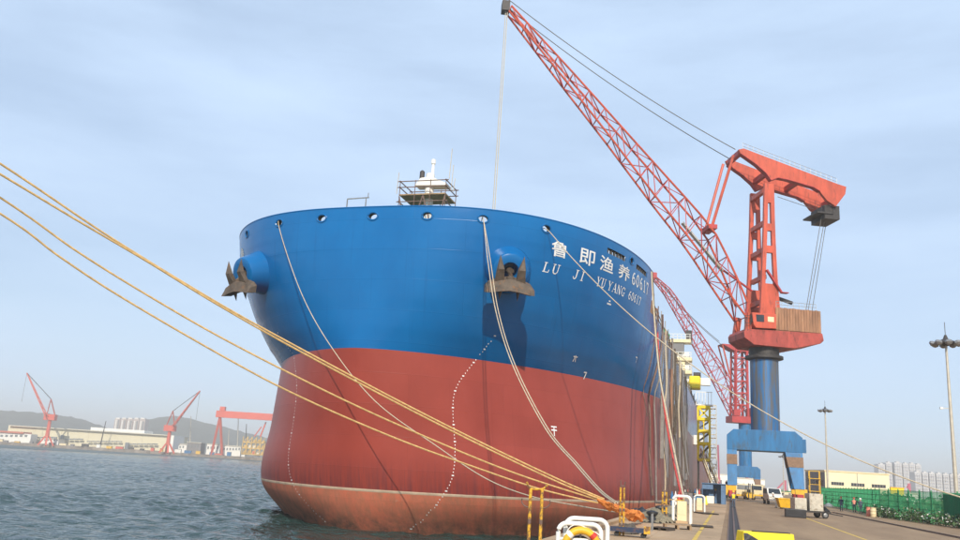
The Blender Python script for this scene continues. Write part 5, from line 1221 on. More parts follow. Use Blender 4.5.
person(atz(776.5, 508), -1.0, 'person in white overalls bending beside the white van', M_white, M_white, M_white, lean=.35, reach=.8)

# ------------------------------------------------------------------ vehicles and yard plant
def wheel(t, c, r_, w_, axis=(1, 0, 0)):
    a = Vector(axis); w = MB().lathe([(r_ * .6, -w_ / 2), (r_ * .95, -w_ / 2), (r_, -w_ / 3), (r_, w_ / 3), (r_ * .95, w_ / 2), (r_ * .6, w_ / 2)], c, a, 18).build('wheel', M_black, t, smooth=True, local=True)
    MB().lathe([(r_ * .58, -w_ / 2 - .01), (r_ * .3, -w_ / 2 - .03), (r_ * .3, w_ / 2 + .03), (r_ * .58, w_ / 2 + .01)], c, a, 14).build('rim', M_steel, w, local=True)
def van(loc, rz, label, sc=1.0):
    t = thing('van', label, 'van', loc, None, rz); t.scale = (sc,) * 3
    prof = [(-2.3, .45), (-2.35, .95), (-2.1, 1.15), (-1.45, 1.3), (-.75, 2.0), (2.2, 2.05), (2.4, 1.1), (2.35, .45)]
    MB().prism([(-.86, y, z) for y, z in prof], (1.72, 0, 0)).build('body', M_white, t, local=True, bevel=.08)
    MB().add([(-.74, -1.47, 1.36), (.74, -1.47, 1.36), (.66, -.82, 1.96), (-.66, -.82, 1.96)], [(0, 1, 2, 3)]).build('windscreen', M_glass, t, local=True)
    for sx in (-1, 1):
        for y0, y1 in ((-1.1, -.1), (.1, 1.0), (1.2, 2.1)): MB().obox((.865 * sx - .005, y0 + (.25 if y0 < -1 else 0), 1.3), (.01, 0, 0), (0, y1 - y0 - (.25 if y0 < -1 else 0), 0), (0, 0, .55)).build('side_window', M_glass, t, local=True)
        MB().box((.62 * sx, -2.34, .85), (.32, .06, .18)).build('headlight', M_galv, t, local=True); MB().box((.98 * sx, -1.3, 1.3), (.16, .1, .22)).build('mirror', M_black, t, local=True)
        for y in (-1.45, 1.5): wheel(t, (.8 * sx, y, .36), .36, .24)
    MB().box((0, -2.38, .45), (1.7, .16, .25)).build('bumper', M_greyw, t, local=True); MB().box((0, -2.37, .75), (.8, .05, .12)).build('grille', M_black, t, local=True)
    return t
van(atz(773, 504.5), .12, 'white van parked beside the right leg of the second crane', 1.15)
def truck(loc, rz, label, cabm, loadm):
    t = thing('truck', label, 'truck', loc, 'trucks under the far crane', rz)
    MB().prism([(-1.2, y, z) for y, z in ((-3.2, .7), (-3.25, 1.6), (-3.0, 2.7), (-1.6, 2.75), (-1.5, .7))], (2.4, 0, 0)).build('cab', cabm, t, local=True, bevel=.06)
    MB().add([(-1.05, -3.27, 1.7), (1.05, -3.27, 1.7), (1.0, -3.06, 2.55), (-1.0, -3.06, 2.55)], [(0, 1, 2, 3)]).build('windscreen', M_glass, t, local=True)
    MB().obox((-1.2, -1.3, .8), (2.4, 0, 0), (0, 5.4, 0), (0, 0, .25)).build('chassis', M_dark, t, local=True); MB().obox((-1.22, -1.2, 1.06), (2.44, 0, 0), (0, 5.2, 0), (0, 0, 1.7)).build('load_box', loadm, t, local=True, bevel=.04)
    for sx in (-1, 1):
        for y in (-2.5, 1.8, 3.0): wheel(t, (1.0 * sx, y, .5), .5, .3)
        MB().box((.8 * sx, -3.28, .85), (.4, .06, .22)).build('headlight', M_galv, t, local=True)
    MB().box((0, -3.3, .5), (2.4, .15, .3)).build('bumper', M_yel, t, local=True)
truck(atz(741, 498.6), .1, 'cream truck left of the yellow forklift under the far crane', M_cream, M_white)
truck(atz(758, 498.4), -.1, 'cream truck right of the yellow forklift under the far crane', M_cream, M_cream)
def forklift(loc, rz, label):
    t = thing('forklift', label, 'forklift', loc, None, rz)
    MB().prism([(-.75, y, z) for y, z in ((-1.2, .3), (-1.2, 1.0), (-.3, 1.0), (.3, 1.25), (1.5, 1.3), (1.6, .4))], (1.5, 0, 0)).build('body', M_yel, t, local=True, bevel=.06)
    for sx in (-1, 1):
        MB().bar((.6 * sx, -1.0, 1.0), (.55 * sx, -.7, 2.3), .09).build('guard_post', M_dark, t, local=True); MB().bar((.6 * sx, .9, 1.25), (.55 * sx, .7, 2.3), .09).build('guard_post', M_dark, t, local=True)
        MB().bar((.35 * sx, -1.35, .15), (.35 * sx, -1.35, 2.9), .14).build('mast', M_dark, t, local=True); MB().obox((.3 * sx - .06, -2.5, .12), (.12, 0, 0), (0, 1.15, 0), (0, 0, .06)).build('fork', M_dark, t, local=True)
        for y, r_ in ((-.8, .42), (1.1, .34)): wheel(t, (.7 * sx, y, r_), r_, .28)
    MB().obox((-.62, -.75, 2.3), (1.24, 0, 0), (0, 1.5, 0), (0, 0, .08)).build('guard_roof', M_blue, t, local=True); MB().box((0, .5, 1.0), (.5, .5, .8)).build('seat', M_black, t, local=True)
forklift(atz(749.5, 499.6), .15, 'yellow forklift facing the camera beneath the far crane portal')
# open yellow skip
p = atz(786.5, 509); t = thing('skip', 'small orange yellow skip in front of the crane leg', 'skip', p, None, .15)
MB().hexa([(-.8, -.6, .15), (.8, -.6, .15), (.8, .6, .15), (-.8, .6, .15), (-1.1, -.9, 1.15), (1.1, -.9, 1.15), (1.1, .9, 1.15), (-1.1, .9, 1.15)]).build('tub', M_yel, t, local=True)
MB().obox((-1.15, -.95, 1.15), (2.3, 0, 0), (0, 1.9, 0), (0, 0, .1)).build('rim', M_yel, t, local=True)
for sx in (-1, 1): MB().box((.5 * sx, 0, 0), (.2, 1.4, .16)).build('skid', M_dark, t, local=True)
M_cabw = mat('worn_white_cabinet', (.52, .47, .38), .6, var=.15, scale=2.5, rust=.5, rustcol=(.25, .18, .11))
# trailer with two white cabinets
p = atz(811, 517.5); t = thing('equipment_trailer', 'low black trailer carrying two white equipment cabinets in the yard', 'trailer', p, None, .25)
MB().obox((-1.6, -1.1, .45), (3.0, 0, 0), (0, 2.4, 0), (0, 0, .14)).build('bed', M_dark, t, local=True)
MB().bar((1.4, -.2, .45), (2.6, -.6, .30), .1).build('drawbar', M_dark, t, local=True)
for sx in (-1.2, .9):
    for y in (-1.0, 1.0): wheel(t, (sx, y, .3), .3, .2, (0, 1, 0))
for x0, w_, h_ in ((-1.65, 1.05, 1.05), (-.35, 1.2, 1.5)):
    cbx = MB().obox((x0, -.8, .6), (w_, 0, 0), (0, 1.3, 0), (0, 0, h_)).build('cabinet', M_cabw, t, local=True, bevel=.03); MB().obox((x0 + .1, -.83, .75), (w_ - .2, 0, 0), (0, .04, 0), (0, 0, h_ - .3)).build('cabinet_door', M_cabw, cbx, local=True)
for k_ in range(3): MB().tube([(1.0 + .15 * k_, -.9, .62), (1.3, .2, .75 + .1 * k_), (.9, .9, .65)], .09, 6).build('hose_coil', M_black, t, local=True)
p = atz(796, 517.5); tag(MB().obox((p.x - .9, p.y - .7, QZ + .005), (1.7, 0, 0), (0, 1.4, 0), (0, 0, .7)).build('dark_crate', M_tarp, bevel=.05), 'dark crate with tarp under the left trailer cabinet', 'crate')
# drums by the fence
for x, y, m_, lb_ in ((869.5, 516.5, M_hivis, 'pinkish drum beside the white one at the fence'), (873.5, 517, M_cream, 'tall white drum standing by the green fence')):
    p = atz(x, y); t = thing('drum', lb_, 'drum', p, 'drums by the fence'); MB().lathe([(.30, 0), (.32, .03), (.30, .3), (.32, .33), (.30, .36), (.30, .62), (.32, .65), (.30, .68), (.30, .95), (.32, .98), (.28, .98)], p, n=16).build('shell', m_, t, smooth=True); MB().lathe([(.06, .98), (.06, 1.02)], p + Vector((.12, 0, 0)), n=8).build('bung', M_dark, t)
p = atz(876, 514); t = thing('tarp_cover', 'black tarp slumped over goods behind the drums', 'tarp', p); mb = MB(); n_ = 10
for i in range(n_ + 1):
    for j in range(n_ + 1): u, v = i / n_, j / n_; mb.v.append((p.x - 1.3 + 2.6 * u, p.y + .3 + 1.6 * v, QZ + .02 + 1.5 * (math.sin(u * math.pi) * math.sin(v * math.pi)) ** .5 * (1 + .12 * math.sin(9 * u + 5 * v))))
for i in range(n_):
    for j in range(n_): a = i * (n_ + 1) + j; mb.f.append((a, a + 1, a + n_ + 2, a + n_ + 1))
mb.build('cover', M_tarp, t, smooth=True)
tag(MB().lathe([(.7, 0), (.55, .3), (.2, .5), (.05, .55)], atz(829, 506.5), n=9).build('white_sack', M_white, smooth=False), 'white sack lying by the trailer and fence start', 'sack')

# ------------------------------------------------------------------ quay furniture in the foreground
def guard_frame(c, w_, d_, h_, rr_, label, boxm, group):
    t = thing('guard_frame', label, 'guard frame', (c.x, c.y, SZ), group)
    def hoop(y): return [Vector((-w_ / 2, y, 0)), Vector((-w_ / 2, y, h_ - .25))] + [Vector((-w_ / 2 + .25 - .25 * math.cos(g), y, h_ - .25 + .25 * math.sin(g))) for g in np.linspace(.3, 1.57, 5)] + [Vector((w_ / 2 - .25 + .25 * math.sin(g), y, h_ - .25 + .25 * math.cos(g))) for g in np.linspace(0, 1.3, 5)] + [Vector((w_ / 2, y, h_ - .25)), Vector((w_ / 2, y, 0))]
    for y in (-d_ / 2, d_ / 2): MB().tube(hoop(y), rr_, 8).build('hoop', M_white, t, smooth=True, local=True)
    for sx in (-1, 1): MB().tube([(w_ / 2 * sx, -d_ / 2, h_ * .55), (w_ / 2 * sx, d_ / 2, h_ * .55)], rr_ * .8, 6).build('side_bar', M_white, t, local=True)
    b = MB().obox((-w_ * .28, -d_ * .3, .12), (w_ * .56, 0, 0), (0, d_ * .6, 0), (0, 0, h_ * .74)).build('cabinet', boxm, t, local=True, bevel=.03)
    MB().obox((-w_ * .24, -d_ * .3 - .02, .5), (w_ * .48, 0, 0), (0, .02, 0), (0, 0, h_ * .48)).build('door', M_cream, b, local=True); MB().box((0, 0, 0), (w_ * .7, d_ * .7, .12)).build('plinth', M_slab, t, local=True)
    return t
p = atz(682, 523.5); guard_frame(p, 1.0, .8, 1.55, .075, 'white tube guard frame round a cream cabinet on the quay', M_cream, 'guard frames on the quay')
p = atz(699.5, 512); guard_frame(p, .85, .8, 1.35, .06, 'cream guard frame and cabinet just before the blue shelter', M_cream, 'guard frames on the quay')
# lifebuoy stand close to the camera
ls = atD(584, 548, 19.0); lt = thing('lifebuoy_stand', 'white tube stand holding a yellow lifebuoy at the bottom edge', 'lifebuoy stand', (ls.x, ls.y, SZ))
fx = (CM @ Vector((1, 0, 0))); fx.z = 0; fx.normalize(); fy = Vector((-fx.y, fx.x, 0))
def LP(x, y, z): return Vector((ls.x, ls.y, 0)) + fx * x + fy * y + Vector((0, 0, z))
ztp = atD(584, 523.5, 19).z
def hoop2(x0, x1, y, zt_2, r_):
    pts = [LP(x0, y, SZ), LP(x0, y, zt_2 - .2)] + [LP(x0 + .2 - .2 * math.cos(g), y, zt_2 - .2 + .2 * math.sin(g)) for g in np.linspace(.3, 1.57, 5)] + [LP(x1 - .2 + .2 * math.sin(g), y, zt_2 - .2 + .2 * math.cos(g)) for g in np.linspace(0, 1.3, 5)] + [LP(x1, y, zt_2 - .2), LP(x1, y, SZ)]
    MB().tube(pts, r_, 10).build('hoop', M_white, lt, smooth=True)
hoop2(-.60, .38, 0, ztp - .02, .055); hoop2(-.40, .58, .35, ztp + .08, .055)
for z_ in (.5, .95): MB().tube([LP(-.60, 0, SZ + z_), LP(.38, 0, SZ + z_)], .035, 8).build('cross_bar', M_white, lt)
for x0, x1 in ((-.6, -.4), (.38, .58)): MB().tube([LP(x0, 0, ztp - .5), LP(x1, .35, ztp - .45)], .035, 8).build('side_bar', M_white, lt)
bc = LP(-.08, -.12, ztp - .52); lbz = thing('lifebuoy', 'yellow lifebuoy ring hung on the white stand', 'lifebuoy', bc)
MB().torus(bc, fy, .37, .085, 36, 12).build('ring', M_yel, lbz, smooth=True)
for g in (.78, 2.36, 3.93, 5.5):
    d = fx * math.cos(g) + Vector((0, 0, 1)) * math.sin(g); tdir = (-fx * math.sin(g) + Vector((0, 0, 1)) * math.cos(g)); MB().lathe([(.091, -.05), (.091, .05)], bc + d * .37, tdir, 12).build('band', M_white if g > 1 else M_hred2, lbz, smooth=True)
gl = [bc + (fx * math.cos(g) + Vector((0, 0, 1)) * math.sin(g)) * (.47 + .04 * math.sin(4 * g)) - fy * .02 for g in np.linspace(0, 2 * math.pi, 40)]; MB().tube(gl, .012, 5).build('grab_line', M_white, lbz)
rl_ = thing('hose_reel', 'dark round hose reel behind the lifebuoy ring', 'reel', LP(-.08, .15, ztp - .75)); MB().lathe([(.3, -.06), (.3, .06)], LP(-.08, .12, ztp - .58), fy, 20).build('drum', M_tarp, rl_); MB().bar(LP(-.08, .06, ztp - .9), LP(-.08, .06, ztp - .25), .04).build('spindle', M_steel, rl_); MB().bar(LP(-.08, .14, SZ), LP(-.08, .14, ztp - .5), .07).build('stand', M_dark, rl_)
# yellow twin ladder posts with horned tops
def ladder_posts(xl, xr, yt, D, r_, label, horns=True):
    a, b = atD(xl, yt, D), atD(xr, yt, D); zt_2 = (a.z + b.z) / 2; t = thing('ladder_posts', label, 'ladder', ((a.x + b.x) / 2, (a.y + b.y) / 2, SZ), 'yellow quay ladders')
    for p in (a, b):
        MB().tube([(p.x, p.y, SZ), (p.x, p.y, zt_2)], r_, 8).build('post', M_yelw, t, smooth=True)
        for z_ in (.2, .5): MB().tube([(p.x, p.y, SZ + (zt_2 - SZ) * z_), (p.x, p.y, SZ + (zt_2 - SZ) * z_ + .12)], r_ * 1.12, 8).build('worn_band', M_scaf, t)
    d = (b - a); d.z = 0; u = d.normalized(); nn_ = Vector((-u.y, u.x, 0)); U = Vector((0, 0, 1)); A2, B2 = Vector((a.x, a.y, zt_2)), Vector((b.x, b.y, zt_2)); L_ = d.length
    if horns:
        MB().tube(spline([A2 - u * L_ * .38 + U * L_ * .55, A2 - u * L_ * .12 + U * .02, (A2 + B2) / 2 - U * L_ * .02, B2 + u * L_ * .1 + U * .02, B2 + u * L_ * .45 + U * L_ * .45], 24), r_ * .7, 6).build('horned_top', M_yelw, t, smooth=True)
        for s_ in (1, -1):
            c_ = (A2 if s_ < 0 else B2) - U * L_ * 1.2; MB().tube([c_ + u * (s_ * (L_ * .75) * math.sin(g)) + nn_ * (.0) + U * (L_ * .55 * (1 - math.cos(g)) - L_ * .4) for g in np.linspace(0, 1.9, 12)], r_ * .4, 5).build('hook_arm', M_scaf, t)
    else:
        MB().tube([A2, A2 + U * .06, B2 + U * .06, B2], r_ * .8, 6).build('top_bar', M_scaf, t); MB().tube([A2 + U * .05, A2 + U * .3], r_ * .6, 6).build('spike', M_scaf, t); MB().tube([B2 + U * .05, B2 + U * .25 + u * .05], r_ * .6, 6).build('spike', M_scaf, t)
    for k_ in range(0 if horns else 2): f = .35 + .3 * k_; MB().tube([(a.x, a.y, SZ + (zt_2 - SZ) * f), (b.x, b.y, SZ + (zt_2 - SZ) * f)], r_ * .5, 6).build('rung', M_yel, t)
ladder_posts(530.8, 542.2, 489, 24.0, .047, 'pair of tall yellow posts with a horned top, nearest the bow')
ladder_posts(620.7, 624.2, 487.5, 36.0, .045, 'slim yellow post pair behind the orange bundle', False)
ladder_posts(662.6, 666.4, 492, 50.0, .06, 'slim yellow post pair left of the white guard frame', False)
# orange chafing cloth round the ropes, bollard, tarps and nets
ob0, ob1 = atX(597, 499, BX), atz(646, 523)
oc = thing('chafing_cloth', 'bunched orange cloth wrapped round the mooring ropes at the bollard', 'cloth', (ob1.x, ob1.y, SZ))
mb = MB(); pts = spline([ob0, ob0.lerp(ob1, .3) + Vector((0, 0, .04)), ob0.lerp(ob1, .65) + Vector((0, 0, .08)), ob1 + Vector((0, 0, .25))], 40)
for k_ in range(5):
    rr3 = random.Random(40 + k_); mb = MB(); n_ = 14; kk = len(pts); o0 = int(kk * (0, .1, .3, .5, .62)[k_]); o1 = int(kk * (.45, .62, .8, .93, 1)[k_]); run = pts[o0:o1]; off = Vector((rr3.uniform(-.1, .1), rr3.uniform(-.1, .1), rr3.uniform(-.06, .1)))
    ph = [rr3.uniform(0, 6) for _ in range(5)]
    for i, p in enumerate(run):
        f = i / (len(run) - 1); env = max(.12, math.sin(math.pi * min(1, f * 1.1 + (.12 if k_ else 0))) ** .6); base_r = (.09 + .16 * (o0 + i) / kk) * env
        for j in range(n_):
            g = 2 * math.pi * j / n_; rad = base_r * (1 + .28 * math.sin(3 * g + i * .5 + ph[0]) + .22 * math.sin(5 * g - i * .9 + ph[1]) + .18 * math.sin(i * 1.7 + ph[2]) + rr3.uniform(-.12, .12)); sg_ = 1.25 if math.sin(g) < 0 else .9
            mb.v.append(tuple(p + off * env + Vector((math.cos(g) * rad, -math.cos(g) * rad * .5, math.sin(g) * rad * sg_))))
    for i in range(len(run) - 1):
        for j in range(n_): j2 = (j + 1) % n_; mb.f.append((i * n_ + j, i * n_ + j2, (i + 1) * n_ + j2, (i + 1) * n_ + j))
    mb.f.append(tuple(range(n_))[::-1]); mb.f.append(tuple((len(run) - 1) * n_ + j for j in range(n_)))
    mb.build('cloth_fold', M_orange, oc, smooth=True)
bo = ob1 + Vector((.3, .5, 0)); bo.z = SZ; t = thing('bollard', 'black mooring bollard at the foot of the orange cloth', 'bollard', bo); MB().lathe([(.42, 0), (.42, .05), (.24, .1), (.2, .35), (.34, .5), (.34, .6), (.1, .68)], bo, n=18).build('post', M_tarp, t, smooth=True); MB().box(bo, (1.1, 1.1, .04)).build('base_plate', M_dark, t)
def heap(px_, py_, rx, ry, h_, m_, label, cat, name, seed, n_=16):
    c_ = atz(px_, py_); t = thing(name, label, cat, (c_.x, c_.y, SZ)); r2 = random.Random(seed); ph = [r2.uniform(0, 6) for _ in range(6)]; mb = MB()
    for i in range(n_ + 1):
        for j in range(n_ + 1):
            u, v = 2 * i / n_ - 1, 2 * j / n_ - 1; rr2 = max(0, 1 - (u * u + v * v)); z = h_ * rr2 ** .6 * (1 + .35 * math.sin(4 * u + ph[0]) * math.cos(5 * v + ph[1]) + .2 * math.sin(11 * u + ph[2]) * math.sin(9 * v + ph[3])) + .01 * r2.random()
            mb.v.append((c_.x + u * rx, c_.y + v * ry, SZ + max(z, -.01) + .008))
    for i in range(n_):
        for j in range(n_):
            u, v = 2 * (i + .5) / n_ - 1, 2 * (j + .5) / n_ - 1
            if u * u + v * v < 1.05: a = i * (n_ + 1) + j; mb.f.append((a, a + n_ + 1, a + n_ + 2, a + 1))
    mb.build('heap', m_, t, smooth=True); return t, c_
heap(641, 518.5, .9, 1.8, .55, M_tarp, 'crumpled black tarp beside the orange cloth', 'tarp', 'tarp_heap', 3)
heap(655, 521, 1.3, 3.2, .55, M_scrub, 'heap of dry brown netting along the quay edge', 'net', 'net_heap', 4)
heap(672, 515, 1.0, 3.0, .6, M_scrub, 'smaller heap of netting behind the slim yellow posts', 'net', 'net_heap', 9)
t, c_ = heap(629, 533.5, .45, .9, .35, M_roped, 'coil of dark brown rope by the yellow trolley', 'rope', 'rope_coil', 12)
for k_ in range(6): MB().torus(c_ + Vector((.05 * math.sin(k_), .05 * math.cos(k_ * 2), .06 + .05 * k_)), (.05 * math.sin(k_ * 3), .06, 1), .32 - .03 * k_, .035, 18, 6).build('coil', M_roped, t, smooth=True)
# hand trolley, pallets, boards
p = atz(634, 537.5); t = thing('hand_trolley', 'low yellow and blue trolley at the bottom edge beside the stand', 'trolley', (p.x, p.y, SZ)); MB().obox((p.x - .9, p.y - .4, SZ + .3), (1.5, 0, 0), (0, .8, 0), (0, 0, .06)).build('deck', M_plank, t)
MB().obox((p.x - .95, p.y - .45, SZ + .2), (1.6, 0, 0), (0, .06, 0), (0, 0, .2)).build('side_rail', mat('trolley_blue', (.015, .03, .07), .6, rust=.5), t); MB().obox((p.x + .45, p.y - .46, SZ + .18), (.25, 0, 0), (0, .1, 0), (0, 0, .3)).build('end_plate', M_yelw, t)
for dx in (-.7, .4):
    for dy in (-.3, .3): MB().lathe([(.1, -.03), (.1, .03)], (p.x + dx, p.y + dy, SZ + .1), (0, 1, 0), 12).build('wheel', M_black, t)
MB().bar((p.x + .75, p.y - .3, SZ + .3), (p.x + .75, p.y - .3, SZ + 1.0), .04).build('handle', M_steel, t); MB().bar((p.x + .75, p.y + .3, SZ + .3), (p.x + .75, p.y + .3, SZ + 1.0), .04).build('handle', M_steel, t)
def pallet(px_, py_, w_, d_, h_, label, m_=M_plank, rz=0.0):
    p = atz(px_, py_); t = thing('pallet', label, 'pallet', (p.x, p.y, SZ), 'pallets on the quay', rz); n_ = 7
    for k_ in range(n_): MB().obox((-w_ / 2, -d_ / 2 + d_ * k_ / n_, h_ - .03 + rnd.uniform(-.004, .004)), (w_, 0, 0), (0, d_ / n_ * .82, 0), (0, 0, .03)).build('plank', m_, t, local=True)
    for k_ in range(3): MB().obox((-w_ / 2 + (w_ - .1) * k_ / 2, -d_ / 2, .0), (.1, 0, 0), (0, d_, 0), (0, 0, h_ - .035)).build('bearer', m_, t, local=True)
pallet(677, 529, 1.35, 1.3, .22, 'wooden pallet lying in front of the white guard frame', rz=.15)
pallet(663, 530.5, .9, 1.0, .14, 'dark low pallet left of the one before the guard frame', mat('dark_plank', (.06, .045, .035), .85), rz=-.3)
pallet(702, 527, 1.2, 1.6, .06, 'flat dark board platform crossing the yellow quay line', mat('dark_plank', (.06, .045, .035), .85), rz=.05)
pallet(706, 514, 1.3, 2.2, .08, 'flat dark boards beside the second guard frame', mat('dark_plank', (.06, .045, .035), .85), rz=.4)
# blue shelter
p = atz(714, 503.8); zs_ = atD(714, 484, (p - O).dot(CM @ Vector((0, 0, -1)))).z; sh_ = thing('blue_shelter', 'open fronted blue steel shelter on the quay under the boarding stair', 'shelter', (p.x, p.y, QZ)); hs_ = zs_ - QZ; w_ = 2.8
M_sheet = mat('blue_sheet', (.09, .17, .30), .6, var=.2)
MB().obox((p.x - w_ / 2, p.y + 1.8, QZ), (w_, 0, 0), (0, .06, 0), (0, 0, hs_)).build('back_wall', M_sheet, sh_)
for s_ in (-1, 1): MB().obox((p.x + s_ * w_ / 2 - .03, p.y, QZ), (.06, 0, 0), (0, 1.78, 0), (0, 0, hs_)).build('side_wall', M_sheet, sh_)
MB().obox((p.x - w_ / 2 - .1, p.y - .2, QZ + hs_), (w_ + .2, 0, 0), (0, 2.3, 0), (0, 0, .08)).build('roof', M_sheet, sh_); MB().obox((p.x - w_ / 2 + .03, p.y - .02, QZ + hs_ * .72), (w_ * .45, 0, 0), (0, .05, 0), (0, 0, hs_ * .27)).build('front_panel', M_sheet, sh_); MB().obox((p.x + w_ / 2 - .55, p.y - .02, QZ), (.5, 0, 0), (0, .05, 0), (0, 0, hs_ - .01)).build('front_panel', M_sheet, sh_)
MB().obox((p.x - .9, p.y + .7, QZ), (.9, 0, 0), (0, .5, 0), (0, 0, .9)).build('cabinet', M_white, sh_)
cn = atz(706, 505); t = thing('traffic_cone', 'yellow cone standing at the left front of the blue shelter', 'cone', cn); MB().lathe([(.28, 0), (.28, .04), (.2, .05), (.05, .95), (.03, 1.0)], cn, n=14).build('cone', M_yelb, t, smooth=True); MB().box(cn, (.6, .6, .04)).build('base', M_black, t)
# gear along the quay edge farther on
for i in range(14):
    y = 62 + i * 8.5 + rnd.uniform(-2, 2); x = rnd.uniform(-5.4, -3.8); h_ = rnd.uniform(.5, 1.5); c_ = Vector((x, y, QZ + .02)); pick = i % 3
    if pick == 0:
        t = thing('bollard', 'mooring bollard on the quay edge, %s along the ship side' % ORD[i // 3], 'bollard', c_, 'bollards on the quay edge'); MB().lathe([(.4, 0), (.25, .08), (.22, .4), (.36, .55), (.3, .68), (.08, .72)], c_, n=14).build('post', M_yel if i % 2 else M_tarp, t, smooth=True); MB().box(c_, (1, 1, .03)).build('base_plate', M_dark, t)
    elif pick == 1:
        t = thing('tool_crate', 'worn crate on the quay edge, %s along the ship side' % ORD[i // 3], 'crate', c_, 'crates along the quay edge', rnd.uniform(-.4, .4)); MB().box((0, 0, .1), (1.1, 1.3, h_)).build('box', rnd.choice((M_greyw, M_wood, M_blue, M_cream)), t, local=True, bevel=.03); MB().box((0, 0, .1 + h_), (1.16, 1.36, .06)).build('lid', M_dark, t, local=True)
        for s_ in (-.4, .4): MB().box((s_, 0, 0), (.12, 1.3, .1)).build('skid', M_plank, t, local=True)
    else:
        t = thing('gas_bottle_rack', 'upright gas bottles on the quay edge, %s along the ship side' % ORD[i // 3], 'gas bottles', c_, 'gas bottles along the quay edge')
        for k_ in range(4): MB().lathe([(.12, 0), (.12, 1.2), (.05, 1.4), (.04, 1.55)], c_ + Vector((.3 * k_ - .5, .1 * (k_ % 2), 0)), n=10).build('bottle', (M_blue, M_white, M_roper, M_dark)[k_], t, smooth=True)
        MB().bar(c_ + Vector((-.7, -.16, .8)), c_ + Vector((.6, -.16, .8)), .05).build('rail', M_yel, t)
# yellow and black buffer block near the camera
b0, b1 = atz(742, 560), atz(800, 560); bz = atD(766, 532, 30).z
bl = thing('buffer_block', 'yellow and black striped concrete block on the rail at the bottom edge', 'barrier', atD(767, 545, 30).to_tuple()[:2] + (QZ,))
c_ = atD(743.5, 531.5, 30); c2 = atD(794, 534, 30); dx = Vector((c2.x - c_.x, c2.y - c_.y, 0)); dy = Vector((-dx.y, dx.x, 0)).normalized(); base = Vector((c_.x, c_.y, QZ + .01)); hh_ = c_.z - QZ
MB().hexa([base - dy * .1 - dx * .05, base + dx * 1.03 - dy * .1, base + dx * 1.03 + dy * .9, base - dx * .05 + dy * .9, base + Vector((0, 0, hh_)), base + dx + Vector((0, 0, hh_)), base + dx + dy * .75 + Vector((0, 0, hh_)), base + dy * .75 + Vector((0, 0, hh_))]).build('block', M_yelb, bl, bevel=.03)
u = dx.normalized(); Lb = dx.length
for k_ in range(2):
    x0 = Lb * (.0 + .62 * k_); pts = [(x0, hh_ * .93), (x0 + Lb * .07, hh_ * .93), (x0 + Lb * .55, hh_ * .35), (x0 + Lb * .55, hh_ * .05), (x0, hh_ * .05)] if k_ == 0 else [(x0 + Lb * .2, hh_ * .5), (x0 + Lb * .34, hh_ * .5), (x0 + Lb * .38, hh_ * .05), (x0, hh_ * .05)]
    pts = [(min(a, Lb), z) for a, z in pts]; MB().prism([base + u * a - dy * (.108 - .1 * z / hh_) + Vector((0, 0, z)) for a, z in pts], -dy * .006).build('black_stripe', M_tarp, bl)
MB().obox(base + dx * .22 + dy * .05 + Vector((0, 0, hh_)), dx * .72, dy * .3, (0, 0, .03)).build('rubber_strip', M_black, bl)
# quay-side lamp and small things under the far crane
for i, (x, y, h_, m_) in enumerate(((725, 499, 2.4, M_cream), (728, 497.5, 3.0, M_scaf), (722, 498.5, 1.6, M_greyw))):
    p = atz(x, y); t = thing('site_cabinet', ('cream', 'rusty', 'grey')[i] + ' site cabinet on the far quay beside the boarding stair', 'cabinet', p, 'site cabinets'); MB().box(p, (1.0, 1.2, h_)).build('box', m_, t, bevel=.04); MB().box(p + Vector((0, -.62, .2)), (.8, .04, h_ - .4)).build('door', M_dark, t)
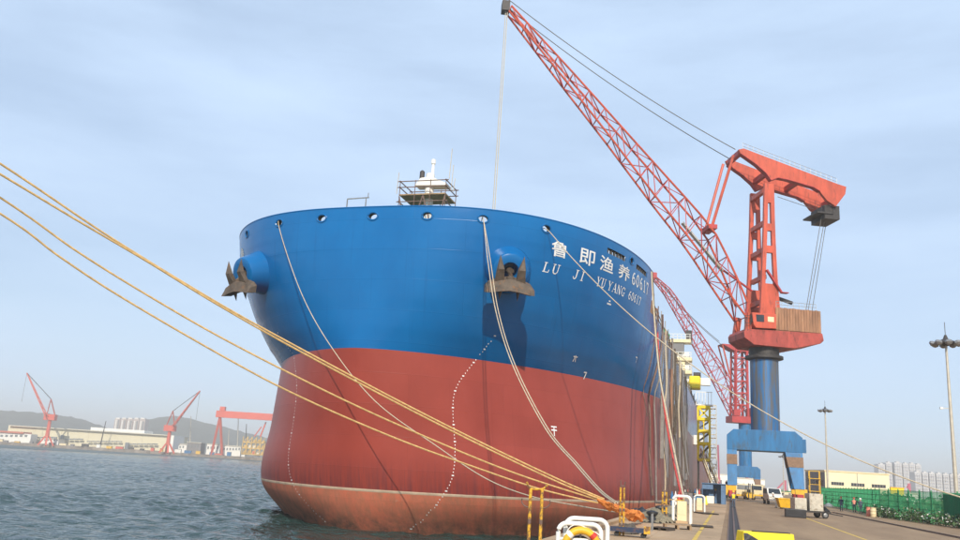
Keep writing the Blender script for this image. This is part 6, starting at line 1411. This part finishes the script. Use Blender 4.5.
# long low wall and sheds closing the yard far away
for i, (x0, x1, yt, D, m_, lb_) in enumerate(((766, 800, 491.5, 330, M_cream, 'long low cream wall far behind the van'), (700, 730, 474, 520, M_white, 'pale far shed behind the boarding stair'), (735, 765, 479, 420, M_white, 'white far shed under the second portal'), (893, 918, 493.5, 260, M_white, 'white site cabin between yellow shed and towers'))):
    a, b = ground_D(x0, D, QZ), ground_D(x1, D, QZ); t = thing('far_shed', lb_, 'shed', (a + b) / 2, 'low sheds at the back of the yard'); dv_ = b - a; nn_ = Vector((-dv_.y, dv_.x, 0)).normalized(); zt_2 = atD((x0 + x1) / 2, yt, D).z
    MB().obox(a, dv_, nn_ * 6, (0, 0, zt_2 - QZ)).build('wall', m_, t); MB().obox(a - nn_ * .3 + Vector((0, 0, zt_2 - QZ)), dv_, nn_ * 6.6, (0, 0, .3)).build('roof', M_green if i == 0 else M_hallr, t)
    for k_ in range(5): MB().obox(a + dv_ * ((k_ + .3) / 5) - nn_ * .05, dv_ * .07, nn_ * .04, (0, 0, (zt_2 - QZ) * .6)).build('door', M_greyw, t)

# ------------------------------------------------------------------ harbour air
hm = bpy.data.materials.new('harbour_haze'); hm.use_nodes = True; hm.node_tree.nodes.clear()
ho = hm.node_tree.nodes.new('ShaderNodeOutputMaterial'); hv = hm.node_tree.nodes.new('ShaderNodeVolumePrincipled')
hv.inputs['Color'].default_value = (0.95, 0.91, 0.87, 1); hv.inputs['Density'].default_value = 0.0004; hv.inputs['Anisotropy'].default_value = 0.0
hm.node_tree.links.new(hv.outputs[0], ho.inputs['Volume'])
tag(MB().obox((-7100, -400, -9), (11200, 0, 0), (0, 7500, 0), (0, 0, 122)).build('haze', hm), kind='stuff')
# ------------------------------------------------------------------ clutter on the far shore edge
for i in range(24):
    x = -6 + i * 11.2 + rnd.uniform(-3, 3); D = FD + 6; p = ground_D(x, D, 3.1); w_, h_ = rnd.uniform(3, 9), rnd.uniform(1.5, 4.5); cm = rnd.choice((M_white, M_yel, M_redf, M_greyw, M_blue, M_cream, M_dark))
    cn_ = {'white_paint': 'white', 'yellow_paint': 'yellow', 'far_red': 'red', 'grey_wall': 'grey', 'portal_blue': 'blue', 'cream_paint': 'cream', 'dark_steel': 'dark'}[cm.name]
    t = thing('shore_crate', '%s block of stores on the far quay edge, %s from the left' % (cn_, ORD[i]), 'crate', p, 'stores along the far quay'); MB().obox(p, fr_ * w_, away * 3, (0, 0, h_)).build('box', cm, t); MB().obox(p - away * .2 + Vector((0, 0, h_)), fr_ * w_, away * 3.4, (0, 0, .3)).build('lid', M_greyw, t)
